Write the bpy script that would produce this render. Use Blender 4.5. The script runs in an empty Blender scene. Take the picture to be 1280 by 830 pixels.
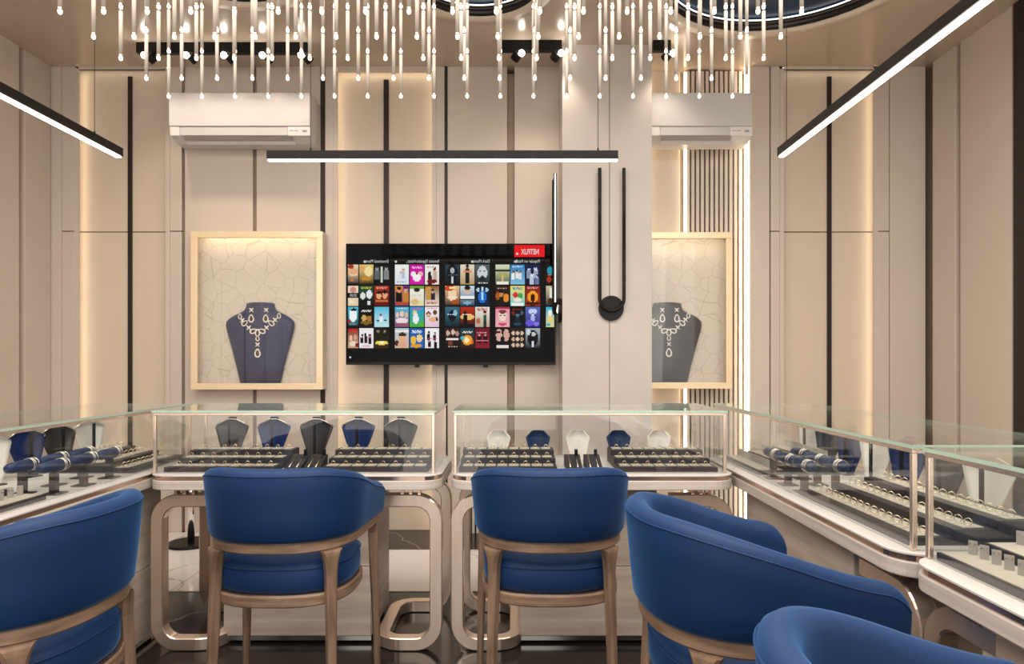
import bpy, bmesh, math, random
from math import pi, sin, cos, sqrt, radians as R
from mathutils import Vector, Matrix
random.seed(4)
SC = bpy.context.scene
COL = SC.collection
# ------------------------------------------------------------------ camera
EYE = 1.2
F = 835.0
cd = bpy.data.cameras.new('camera'); cam = bpy.data.objects.new('camera', cd); COL.objects.link(cam)
cam.location = (0, 0, EYE); cam.rotation_euler = (pi/2, 0, 0)
cd.sensor_width = 36; cd.lens = F/1280*36
cd.shift_y = 36/1280; cd.shift_x = -1/1280
cd.clip_start = .02
SC.camera = cam
# ------------------------------------------------------------------ world, lights, exposure
w = bpy.data.worlds.new('world'); SC.world = w; w.use_nodes = True
w.node_tree.nodes['Background'].inputs[0].default_value = (1.0, .93, .86, 1)
w.node_tree.nodes['Background'].inputs[1].default_value = .68
SC.view_settings.view_transform = 'Standard'; SC.view_settings.look = 'None'
SC.view_settings.gamma = 1; SC.view_settings.exposure = 1.08
SC.view_settings.use_curve_mapping = False
SC.cycles.use_denoising = True
SC.cycles.transparent_max_bounces = 40
SC.cycles.max_bounces = 9
SC.cycles.sample_clamp_indirect = 4
SC.cycles.caustics_reflective = False; SC.cycles.caustics_refractive = False

def lamp(name, kind, loc, power, color=(1, .86, .72), rot=(0, 0, 0), **kw):
    l = bpy.data.lights.new(name, kind); l.energy = power; l.color = color
    for k, v in kw.items(): setattr(l, k, v)
    o = bpy.data.objects.new(name, l); COL.objects.link(o); o.location = loc; o.rotation_euler = rot
    return o
lamp('overhead_fill', 'AREA', (-.1, 1.3, 3.2), 104, (1, .91, .83), shape='RECTANGLE', size=4.6, size_y=2.2, spread=R(176))  # added overhead fill for the room, belongs to no fixture
lamp('rear_fill', 'AREA', (-.1, -1.4, 1.9), 26, (1, .92, .86), (R(80), 0, 0), shape='RECTANGLE', size=5.0, size_y=2.6)  # fill lamp added behind the camera in place of unseen daylight

# ------------------------------------------------------------------ pixel to world helpers (1280x830 frame)
def PX(x, Y): return (x - 641) * Y / F
def PZ(y, Y): return EYE - (y - 451) * Y / F

# ------------------------------------------------------------------ materials
def node(nt, t, **kw):
    n = nt.nodes.new(t)
    for k, v in kw.items():
        if k in n.inputs: n.inputs[k].default_value = v
        else: setattr(n, k, v)
    return n
M = {}
def mat(name, c, rough=.5, metal=0, var=0, scale=(5, 5, 5), c2=None, bump=0, detail=4, coat=0, sheen=0, emit=None, spec=.5, coords='Object'):
    m = bpy.data.materials.new(name); m.use_nodes = True; nt = m.node_tree
    b = nt.nodes['Principled BSDF']
    b.inputs['Base Color'].default_value = (*c, 1)
    b.inputs['Roughness'].default_value = rough; b.inputs['Metallic'].default_value = metal
    b.inputs['Coat Weight'].default_value = coat; b.inputs['Coat Roughness'].default_value = .12
    b.inputs['Sheen Weight'].default_value = sheen; b.inputs['Specular IOR Level'].default_value = spec
    if sheen: b.inputs['Sheen Roughness'].default_value = .35; b.inputs['Sheen Tint'].default_value = (.15, .45, 1, 1)
    if emit: b.inputs['Emission Color'].default_value = (*emit[0], 1); b.inputs['Emission Strength'].default_value = emit[1]
    if c2 or var or bump:
        tc = node(nt, 'ShaderNodeTexCoord'); mp = node(nt, 'ShaderNodeMapping'); mp.inputs['Scale'].default_value = scale
        nz = node(nt, 'ShaderNodeTexNoise'); nz.inputs['Scale'].default_value = 1; nz.inputs['Detail'].default_value = detail
        nt.links.new(tc.outputs[coords], mp.inputs['Vector']); nt.links.new(mp.outputs[0], nz.inputs['Vector'])
        if not c2: c2 = tuple(x*(1-var) for x in c)
        rp = node(nt, 'ShaderNodeValToRGB'); rp.color_ramp.elements[0].position = .35; rp.color_ramp.elements[1].position = .68
        rp.color_ramp.elements[0].color = (*c2, 1); rp.color_ramp.elements[1].color = (*c, 1)
        nt.links.new(nz.outputs[0], rp.inputs[0]); nt.links.new(rp.outputs[0], b.inputs['Base Color'])
        if bump:
            bp = node(nt, 'ShaderNodeBump'); bp.inputs['Strength'].default_value = bump; bp.inputs['Distance'].default_value = .002
            nt.links.new(nz.outputs[0], bp.inputs['Height']); nt.links.new(bp.outputs[0], b.inputs['Normal'])
    M[name] = m; return m
WALLC = (.62, .54, .465)
mat('wall_paint', WALLC, .42, var=.05, scale=(2, 2, 1.2), bump=.03)
mat('groove_shade', (.36, .27, .20), .5)  # wall beige darkened, groove shade put into the colour
mat('niche_paint', (.66, .56, .45), .4, var=.04, scale=(2, 2, 1))
mat('ceiling_plaster', (.58, .47, .37), .22, var=.08, scale=(1.6, 1.6, 1.6), bump=.05, spec=.6)
mat('column_stone', (.60, .55, .505), .45, var=.10, scale=(3, 3, 2.2), detail=8, bump=.05)
mat('dark_strip', (.022, .016, .012), .4, spec=.3)
mat('black_metal', (.006, .005, .005), .4, spec=.2)
mat('bronze_ring', (.03, .022, .018), .3, metal=.6)
mat('ring_trim', (.82, .70, .57), .3, var=.1, scale=(2, 2, 2))
mat('sky_blue', (.010, .055, .15), .35, var=.6, scale=(2, 2, 2))
mat('champagne', (.86, .70, .58), .26, metal=.85, var=.10, scale=(60, 60, 3))
mat('rose_metal', (.80, .58, .46), .2, metal=.95)
mat('gold_frame', (.90, .72, .48), .28, metal=.35)
mat('chrome', (.8, .78, .75), .12, metal=1)
mat('deck_white', (.60, .575, .55), .35, var=.08, scale=(3, 30, 10))
mat('wood_white', (.60, .545, .49), .4, c2=(.46, .415, .37), scale=(3, 3, 60), detail=6, bump=.05)
mat('wood_greige', (.56, .48, .41), .4, c2=(.40, .33, .275), scale=(2.2, 2.2, 26), detail=6, bump=.05)
mat('oak', (.27, .175, .115), .45, c2=(.14, .088, .055), scale=(38, 38, 5), detail=6, bump=.15)
mat('oak_rail', (.27, .18, .12), .42, c2=(.15, .095, .06), scale=(9, 9, 70), detail=6, bump=.12)
mat('blue_leather', (.0012, .0235, .092), .6, var=.12, scale=(6, 6, 6), bump=.02, sheen=.32, spec=.3)
mat('blue_velvet', (.004, .018, .075), .6, sheen=.12)
mat('navy_bust', (.004, .016, .085), .4, spec=.25)
mat('dark_leather', (.020, .016, .019), .5, bump=.05, scale=(300, 300, 300))
mat('dark_bust', (.018, .015, .015), .45)
mat('white_leather', (.66, .62, .58), .4)
mat('pad_cream', (.44, .40, .34), .6)
mat('card_grey', (.34, .32, .29), .5)
mat('gold', (.85, .72, .50), .22, metal=1)
mat('silver', (.85, .80, .74), .2, metal=1)
mat('diamond', (.95, .92, .88), .25, metal=.2)
mat('stone_brown', (.07, .035, .012), .08, coat=1)
mat('stone_dark', (.02, .02, .02), .08, coat=1)
mat('ac_white', (.60, .575, .56), .4)
mat('ac_grey', (.35, .33, .31), .4)
mat('ac_label', (.74, .72, .70), .35)
mat('floor_white', (.82, .80, .78), .12, coat=.3)
mat('tv_black', (.004, .004, .005), .15, spec=.15)
mat('led', (1, 1, 1), .5, emit=((1, .90, .78), 1.1))
mat('led_pendant', (1, 1, 1), .5, emit=((1, .88, .74), 6))
mat('led_alcove', (1, 1, 1), .5, emit=((1, .82, .58), 4))
mat('led_case', (1, 1, 1), .5, emit=((1, .84, .62), 7))
mat('led_niche', (1, 1, 1), .5, emit=((1, .85, .62), 1.8))
mat('tip_glow', (1, 1, 1), .5, emit=((1, .88, .68), 2.2)); M['tip_glow'].cycles.emission_sampling = 'NONE'
mat('bulb_glow', (1, 1, 1), .5, emit=((1, .92, .80), 15)); M['bulb_glow'].cycles.emission_sampling = 'NONE'

def veined(name, base, vein, scale, width, rough, warp=.7):
    m = mat(name, base, rough); nt = m.node_tree; b = nt.nodes['Principled BSDF']
    tc = node(nt, 'ShaderNodeTexCoord'); nz = node(nt, 'ShaderNodeTexNoise'); nz.inputs['Scale'].default_value = 1.6; nz.inputs['Detail'].default_value = 6
    mx = node(nt, 'ShaderNodeVectorMath', operation='MULTIPLY_ADD'); mx.inputs[1].default_value = (warp, warp, warp)
    vo = node(nt, 'ShaderNodeTexVoronoi', feature='DISTANCE_TO_EDGE'); vo.inputs['Scale'].default_value = scale
    nt.links.new(tc.outputs['Object'], nz.inputs['Vector']); nt.links.new(nz.outputs['Color'], mx.inputs[0]); nt.links.new(tc.outputs['Object'], mx.inputs[2])
    nt.links.new(mx.outputs[0], vo.inputs['Vector'])
    rp = node(nt, 'ShaderNodeValToRGB'); rp.color_ramp.elements[0].color = (*vein, 1); rp.color_ramp.elements[1].color = (*base, 1)
    rp.color_ramp.elements[1].position = width
    nt.links.new(vo.outputs[0], rp.inputs[0]); nt.links.new(rp.outputs[0], b.inputs['Base Color'])
veined('floor_black', (.012, .009, .008), (.22, .19, .17), .7, .006, .16); M['floor_black'].node_tree.nodes['Principled BSDF'].inputs['Specular IOR Level'].default_value = .3
veined('floor_white', (.80, .78, .76), (.42, .40, .38), 1.3, .012, .12)
veined('girih', (.74, .66, .56), (.52, .44, .35), 9, .022, .5, 0)

def glassmat(name, tint, edge=False):
    m = bpy.data.materials.new(name); m.use_nodes = True; nt = m.node_tree; nt.nodes.clear()
    out = node(nt, 'ShaderNodeOutputMaterial'); tr = node(nt, 'ShaderNodeBsdfTransparent'); tr.inputs[0].default_value = (*tint, 1)
    gl = node(nt, 'ShaderNodeBsdfGlossy'); gl.inputs['Roughness'].default_value = .02; gl.inputs[0].default_value = (1, 1, 1, 1)
    lw = node(nt, 'ShaderNodeLayerWeight'); lw.inputs[0].default_value = .5
    p = node(nt, 'ShaderNodeMath', operation='POWER'); p.inputs[1].default_value = 4.2
    a = node(nt, 'ShaderNodeMath', operation='MULTIPLY_ADD'); a.inputs[1].default_value = .9; a.inputs[2].default_value = .04
    mx = node(nt, 'ShaderNodeMixShader')
    nt.links.new(lw.outputs['Facing'], p.inputs[0]); nt.links.new(p.outputs[0], a.inputs[0]); nt.links.new(a.outputs[0], mx.inputs[0])
    nt.links.new(tr.outputs[0], mx.inputs[1]); nt.links.new(gl.outputs[0], mx.inputs[2]); nt.links.new(mx.outputs[0], out.inputs[0])
    M[name] = m
glassmat('glass', (.985, .99, .985)); glassmat('glass_top', (.95, .985, .965))
mat('glass_edge', (.46, .62, .52), .15, emit=None); M['glass_edge'].node_tree.nodes['Principled BSDF'].inputs['Transmission Weight'].default_value = .3
mat('crystal', (.47, .42, .36), .6, spec=.2); M['crystal'].node_tree.nodes['Principled BSDF'].inputs['Transmission Weight'].default_value = .15

def attr_emit(name, s):
    m = bpy.data.materials.new(name); m.use_nodes = True; nt = m.node_tree; b = nt.nodes['Principled BSDF']
    at = node(nt, 'ShaderNodeAttribute', attribute_name='Col')
    b.inputs['Base Color'].default_value = (.001, .001, .001, 1); b.inputs['Roughness'].default_value = .1; b.inputs['Specular IOR Level'].default_value = .06
    nt.links.new(at.outputs['Color'], b.inputs['Emission Color']); b.inputs['Emission Strength'].default_value = s
    M[name] = m
attr_emit('screen_pixels', .42)
mat('screen_white', (0, 0, 0), .4, spec=.05, emit=((.8, .8, .8), .35)); mat('screen_red', (0, 0, 0), .4, spec=.05, emit=((.80, .008, .012), .45))
mat('screen_black', (.001, .001, .001), .06, spec=.06)

# ------------------------------------------------------------------ mesh builder
class MB:
    def __init__(s): s.v = []; s.f = []; s.mi = []; s.sm = []
    def add(s, vs, fs, mi=0, sm=False):
        o = len(s.v); s.v += [tuple(v) for v in vs]
        for f in fs: s.f.append(tuple(i+o for i in f)); s.mi.append(mi); s.sm.append(sm)
        return s
    def box(s, x0, x1, y0, y1, z0, z1, mi=0):
        return s.add([(x, y, z) for z in (z0, z1) for y in (y0, y1) for x in (x0, x1)],
              [(0, 2, 3, 1), (4, 5, 7, 6), (0, 1, 5, 4), (2, 6, 7, 3), (0, 4, 6, 2), (1, 3, 7, 5)], mi)
    def cyl(s, p0, p1, r0, r1=None, n=12, mi=0, sm=True, cap=True):
        p0 = Vector(p0); p1 = Vector(p1); r1 = r0 if r1 is None else r1
        d = (p1-p0).normalized(); a = d.orthogonal().normalized(); b = d.cross(a)
        vs = [p+ (a*cos(2*pi*i/n)+b*sin(2*pi*i/n))*r for p, r in ((p0, r0), (p1, r1)) for i in range(n)]
        s.add(vs, [(i, (i+1) % n, n+(i+1) % n, n+i) for i in range(n)], mi, sm)
        if cap: s.add(vs, [tuple(range(n-1, -1, -1)), tuple(range(n, 2*n))], mi, False)
        return s
    def rings(s, rings, mi=0, sm=True, caps=True, closed=False):
        n = len(rings[0]); vs = [v for r in rings for v in r]; m = len(rings); fs = []
        for k in range(m if closed else m-1):
            k2 = (k+1) % m
            for i in range(n): fs.append((k*n+i, k*n+(i+1) % n, k2*n+(i+1) % n, k2*n+i))
        s.add(vs, fs, mi, sm)
        if caps and not closed: s.add(list(rings[0]), [tuple(range(n-1, -1, -1))], mi, False); s.add(list(rings[-1]), [tuple(range(n))], mi, False)
        return s
    def prism(s, poly, z0, z1, mi=0, sm=False):
        n = len(poly); vs = [(x, y, z) for z in (z0, z1) for x, y in poly]
        s.add(vs, [(i, (i+1) % n, n+(i+1) % n, n+i) for i in range(n)], mi, sm)
        s.add(vs, [tuple(range(n-1, -1, -1)), tuple(range(n, 2*n))], mi, False); return s
    def torus(s, c, R_, r, axis='z', n=20, m=6, mi=0, a0=0, a1=2*pi):
        full = abs(a1-a0-2*pi) < 1e-6; rr = []
        for i in range(n if full else n+1):
            t = a0+(a1-a0)*i/n; ring = []
            for j in range(m):
                q = 2*pi*j/m; k = R_+r*cos(q); p = (k*cos(t), k*sin(t), r*sin(q))
                if axis == 'y': p = (p[0], p[2], p[1])
                if axis == 'x': p = (p[2], p[0], p[1])
                ring.append((p[0]+c[0], p[1]+c[1], p[2]+c[2]))
            rr.append(ring)
        return s.rings(rr, mi, True, not full, full)
    def sweep(s, path, sec, mi=0, sm=False, up=(0, 0, 1), closed=False):
        """rotation-minimising sweep of section points (u, v) along path"""
        P = [Vector(p) for p in path]; n = len(P); T = []
        for i in range(n):
            if closed: t = P[(i+1) % n]-P[i-1]
            else: t = P[min(i+1, n-1)]-P[max(i-1, 0)]
            T.append(t.normalized())
        nrm = Vector(up) - T[0]*Vector(up).dot(T[0])
        if nrm.length < 1e-4: nrm = T[0].orthogonal()
        nrm.normalize(); rr = []
        for i in range(n):
            if i:
                ax = T[i-1].cross(T[i])
                if ax.length > 1e-7: nrm = Matrix.Rotation(T[i-1].angle(T[i]), 3, ax.normalized()) @ nrm
                nrm = (nrm-T[i]*nrm.dot(T[i])).normalized()
            b = T[i].cross(nrm)
            rr.append([P[i]+b*u+nrm*v for u, v in sec])
        return s.rings(rr, mi, sm, True, closed)
    def xf(s, mtx): s.v = [tuple(mtx @ Vector(v)) for v in s.v]; return s
    def build(s, name, mats, parent=None, bevel=0, loc=None, kind=None, seg=2, smooth=None):
        me = bpy.data.meshes.new(name); me.from_pydata(s.v, [], s.f)
        if isinstance(mats, str): mats = [mats]
        for m in mats: me.materials.append(M[m])
        me.polygons.foreach_set('material_index', s.mi); me.polygons.foreach_set('use_smooth', s.sm)
        bm = bmesh.new(); bm.from_mesh(me)
        if not any(len(f.verts) > 30 for f in bm.faces) or True:
            bmesh.ops.remove_doubles(bm, verts=bm.verts, dist=1e-6)
            bmesh.ops.recalc_face_normals(bm, faces=bm.faces)
        bm.to_mesh(me); bm.free(); me.update()
        o = bpy.data.objects.new(name, me); COL.objects.link(o)
        if bevel:
            md = o.modifiers.new('bevel', 'BEVEL'); md.width = bevel; md.segments = seg; md.limit_method = 'ANGLE'; md.angle_limit = R(40)
            md.harden_normals = False
        if parent: o.parent = parent
        if loc: o.location = loc
        if kind: o['kind'] = kind
        return o
def B(*a): return MB().box(*a)
def tag(o, label=None, cat=None, group=None, kind=None):
    if label: o['label'] = label
    if cat: o['category'] = cat
    if group: o['group'] = group
    if kind: o['kind'] = kind
    return o
def empty(name, loc=(0, 0, 0), rz=0, label=None, cat=None, group=None):
    o = bpy.data.objects.new(name, None); COL.objects.link(o); o.location = loc; o.rotation_euler = (0, 0, rz); o.empty_display_size = .1
    return tag(o, label, cat, group)
def copy_tree(o, parent=None):
    c = o.copy(); COL.objects.link(c)
    if parent: c.parent = parent
    for ch in KIDS(o): copy_tree(ch, c)
    return c
def KIDS(o): return [x for x in list(COL.objects) if x.parent == o]
def struct(mb, name, m, bevel=0, parent=None): return mb.build(name, m, parent, bevel, kind='structure')
def rect_sec(w, h, b=0):
    if not b: return [(-w, -h), (w, -h), (w, h), (-w, h)]
    return [(-w+b, -h), (w-b, -h), (w, -h+b), (w, h-b), (w-b, h), (-w+b, h), (-w, h-b), (-w, -h+b)]
def circ(r, n=8): return [(r*cos(2*pi*i/n), r*sin(2*pi*i/n)) for i in range(n)]
def fillet(pts, r, n=7, closed=False):
    P = [Vector(p) for p in pts]; out = []; m = len(P)
    for i in range(m):
        if not closed and i in (0, m-1): out.append(P[i]); continue
        a, b, c = P[i-1], P[i], P[(i+1) % m]
        d1 = (a-b).normalized(); d2 = (c-b).normalized(); ang = d1.angle(d2)
        if ang > pi-.02: out.append(b); continue
        L = r/math.tan(ang/2); p1 = b+d1*L; p2 = b+d2*L
        cc = b+(d1+d2).normalized()*(r/sin(ang/2))
        e1 = p1-cc; ax = e1.cross(p2-cc).normalized(); tot = e1.angle(p2-cc)
        for k in range(n+1): out.append(cc+Matrix.Rotation(tot*k/n, 3, ax) @ e1)
    return out
def rrect(x0, x1, y0, y1, r, n=6, corners=(1, 1, 1, 1)):
    pts = []
    for k, (cx, cy, a) in enumerate(((x0+r, y0+r, pi), (x1-r, y0+r, 1.5*pi), (x1-r, y1-r, 0), (x0+r, y1-r, .5*pi))):
        if corners[k]: pts += [(cx+r*cos(a+pi/2*i/n), cy+r*sin(a+pi/2*i/n)) for i in range(n+1)]
        else: pts.append(((x0, x1, x1, x0)[k], (y0, y0, y1, y1)[k]))
    return pts

# ================================================================== SETTING
WY = 4.667; CZ = 3.257; XL = -3.225; XR = 2.89; YB = -1.5
struct(B(XL-.1, XR+.1, YB, WY+.3, -.1, 0), 'floor', 'floor_black')
fl = bpy.data.objects['floor']
B(XL+.08, -1.78, 3.47, 4.66, 0, .004).build('marble_slab', 'floor_white', fl)
B(-1.776, 2.8, 3.47, 4.23, 0, .004).build('marble_slab', 'floor_white', fl)
# ceiling with round recesses
rec = [(-1.50, 3.33, .50), (-.20, 3.63, .36), (1.47, 3.50, .67)]
def ceiling():
    bm = bmesh.new(); NS = 72; edges = []
    def loop(pts):
        vs = [bm.verts.new((x, y, CZ)) for x, y in pts]
        for i in range(len(vs)): edges.append(bm.edges.new((vs[i], vs[(i+1) % len(vs)])))
    loop([(XL-.1, YB), (XR+.1, YB), (XR+.1, WY+.3), (XL-.1, WY+.3)])
    for cx, cy, r in rec: loop([(cx+r*cos(2*pi*i/NS), cy+r*sin(2*pi*i/NS)) for i in range(NS)])
    bmesh.ops.triangle_fill(bm, use_beauty=True, use_dissolve=False, edges=edges)
    for f in bm.faces:
        if f.normal.z > 0: f.normal_flip()
    me = bpy.data.meshes.new('ceiling'); bm.to_mesh(me); bm.free(); me.materials.append(M['ceiling_plaster'])
    o = bpy.data.objects.new('ceiling', me); COL.objects.link(o); o['kind'] = 'structure'; return o
cei = ceiling()
for cx, cy, r in rec:
    mb = MB(); mb.rings([[(cx+q*cos(2*pi*i/72), cy+q*sin(2*pi*i/72), z) for i in range(72)] for q, z in ((r, CZ), (r, CZ+.075), (r+.01, CZ+.075), (r+.01, CZ))], caps=False, closed=True)
    mb.build('recess_ring', 'bronze_ring', cei)
    MB().prism([(cx+(r+.02)*cos(2*pi*i/72), cy+(r+.02)*sin(2*pi*i/72)) for i in range(72)], CZ+.075, CZ+.095).build('recess_panel', 'sky_blue', cei)
    MB().torus((cx, cy, CZ+.062), r-.010, .004, n=72).build('led_ring', 'led', cei)
    mb = MB(); mb.rings([[(cx+q*cos(2*pi*i/72), cy+q*sin(2*pi*i/72), z) for i in range(72)] for q, z in ((r, CZ+.002), (r, CZ-.008), (r+.085, CZ-.008), (r+.085, CZ+.002))], caps=False, closed=True)
    mb.build('recess_trim', 'ring_trim', cei)

# back wall
wb = struct(B(XL-.1, XR+.1, 4.80, 4.9, 0, CZ), 'wall_back', 'groove_shade')
TOPZ = CZ
def panel(x0, x1, z0, z1, Y=WY, m='wall_paint', parent=wb, d=None, name='wall_panel', bev=.003):
    X0, X1 = PX(x0, Y), PX(x1, Y)
    return B(X0, X1, Y, Y+(d or 4.80-Y), z0, z1).build(name, m, parent, bev)
seam = PZ(289, WY)
def strip(x0, x1, ytop, Y=WY-.004):
    B(PX(x0, Y), PX(x1, Y), Y, 4.72 if Y < 4.71 else 4.80, 0, PZ(ytop, Y)).build('dark_strip', 'dark_strip', wb)
# left group
panel(62, 76.5, 0, TOPZ)
panel(77, 92.6, 0, seam-.003); panel(77, 92.6, seam+.003, TOPZ)
NY = WY+.065
def niche(x0, x1, xs, sw, ytop, split=None, glow=(1, 1)):
    zt = PZ(ytop, WY)
    B(PX(x0, WY)-.03, PX(x1, WY)+.03, WY, 4.80, zt+.03, CZ).build('niche_header', 'wall_paint', wb)
    segs = [(0, split-.003), (split+.003, zt+.03)] if split else [(0, zt+.03)]
    for z0, z1 in segs:
        panel(x0-4, xs, z0, z1, NY, 'niche_paint'); panel(xs, x1+4, z0, z1, NY, 'niche_paint')
    B(PX(xs-sw/2, NY), PX(xs+sw/2, NY), NY-.012, NY, 0, zt-.03).build('dark_strip', 'dark_strip', wb)
    X0, X1 = PX(x0, WY), PX(x1, WY)
    # slim lips round the niche hide the light strips behind them
    B(X0-.03, X0, WY, WY+.010, 0, zt).build('niche_lip', 'wall_paint', wb); B(X1, X1+.03, WY, WY+.010, 0, zt).build('niche_lip', 'wall_paint', wb)
    if glow[0]: B(X0-.024, X0-.016, WY+.014, WY+.026, .0, zt-.002).build('led_strip', 'led_niche', wb)
    if glow[1]: B(X1+.016, X1+.024, WY+.014, WY+.026, .0, zt-.002).build('led_strip', 'led_niche', wb)
    B(X0, X1, WY, WY+.010, zt-.001, zt+.03).build('niche_lip', 'wall_paint', wb)
    B(X0, X1, WY+.014, WY+.026, zt+.016, zt+.024).build('led_strip', 'led_niche', wb)
niche(98, 207, 163.3, 5, 86, PZ(290, NY), (1, 0))
panel(212.4, 227, 0, seam-.003); panel(212.4, 227, seam+.003, TOPZ)
panel(231, 316, 0, TOPZ); panel(320.5, 400.5, 0, TOPZ); strip(401, 406, 82)
panel(406.3, 416.6, 0, TOPZ)
niche(422, 540, 483, 6.2, 90, None, (1, 1))
panel(545.4, 555.8, 0, TOPZ); strip(556, 559, 83); panel(559.3, 634, 0, TOPZ)
panel(634, 643, 0, TOPZ-.03, WY+.05, 'groove_shade'); panel(643, 700, 0, TOPZ)
panel(227, 231, 0, TOPZ, WY+.035, 'groove_shade'); panel(316, 320.5, 0, TOPZ, WY+.035, 'groove_shade')
# behind the column / alcove
B(PX(700, WY), PX(815, WY)-.10, WY, 4.8, 0, CZ).build('wall_panel', 'wall_paint', wb)
B(PX(815, WY)-.095, 1.185, 4.73, 4.8, 0, CZ).build('wall_panel', 'niche_paint', wb, .003)
SX0, SX1 = PX(858, 4.72), PX(929, 4.72)
B(SX0, SX1, 4.745, 4.8, 0, CZ).build('slat_backing', 'dark_strip', wb)
ns = 12; pitch = (SX1-SX0)/ns
for i in range(ns):
    x = SX0+i*pitch
    B(x+.001, x+pitch*.70, 4.715, 4.744, 0, CZ-.012).build('slat', 'wall_paint', wb, .002)
B(SX0-.016, SX0-.006, 4.71, 4.728, 0, CZ-.02).build('led_strip', 'led_alcove', wb)
B(PX(931.5, 4.68), PX(936, 4.68), 4.675, 4.70, 0, CZ-.004).build('led_strip', 'led_alcove', wb)
B(.925, .932, 4.70, 4.715, 0, CZ-.02).build('led_strip', 'led_alcove', wb)
# right group
panel(937, 962, 0, TOPZ); panel(963.5, 974.6, 0, seam-.003); panel(963.5, 974.6, seam+.003, TOPZ)
niche(980, 1092, 1036, 5.2, 86, PZ(290, NY), (0, 1))
panel(1097.4, 1111.5, 0, seam-.003); panel(1097.4, 1111.5, seam+.003, TOPZ); panel(1112.5, 1157, 0, TOPZ)

# side walls
wr = struct(B(XR+.05, XR+.15, YB, WY+.2, 0, CZ), 'wall_right', 'groove_shade')
wl = struct(B(XL-.15, XL-.05, YB, WY+.2, 0, CZ), 'wall_left', 'groove_shade')
def sp(side, y0, y1, proud=.0, m='wall_paint', name='wall_panel'):
    if side > 0: B(XR-proud, XR+.05, y0, y1, 0, CZ).build(name, m, wr, .003)
    else: B(XL-.05, XL+proud, y0, y1, 0, CZ).build(name, m, wl, .003)
sp(1, 4.365, 4.60); sp(1, 3.87, 4.315); sp(1, 3.75, 3.85, .006, 'dark_strip', 'dark_strip')
y = 3.73
while y > YB+.3: sp(1, y-.62, y); y -= .65
sp(-1, 4.415, 4.66); sp(-1, 3.75, 4.365)
y = 3.72
while y > YB+.3: sp(-1, y-.62, y); y -= .65

# column
cx0, cx1, cy = PX(703, 4.34), PX(815, 4.34), 4.34
xm = PX(762, 4.34)
col = empty('column', ((cx0+cx1)/2, 4.45, 0)); col['kind'] = 'structure'; col.name = 'trim_1'
def cpart(x0, x1, y0, y1, nm): o = B(x0-col.location.x, x1-col.location.x, y0-4.45, y1-4.45, 0, CZ).build(nm, 'column_stone', col, .003); return o
cpart(cx0, xm-.0015, cy, 4.545, 'column_panel'); cpart(xm+.0015, cx1, cy, 4.545, 'column_panel')
cpart(cx0, .56, 4.547, WY, 'column_return')

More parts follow.
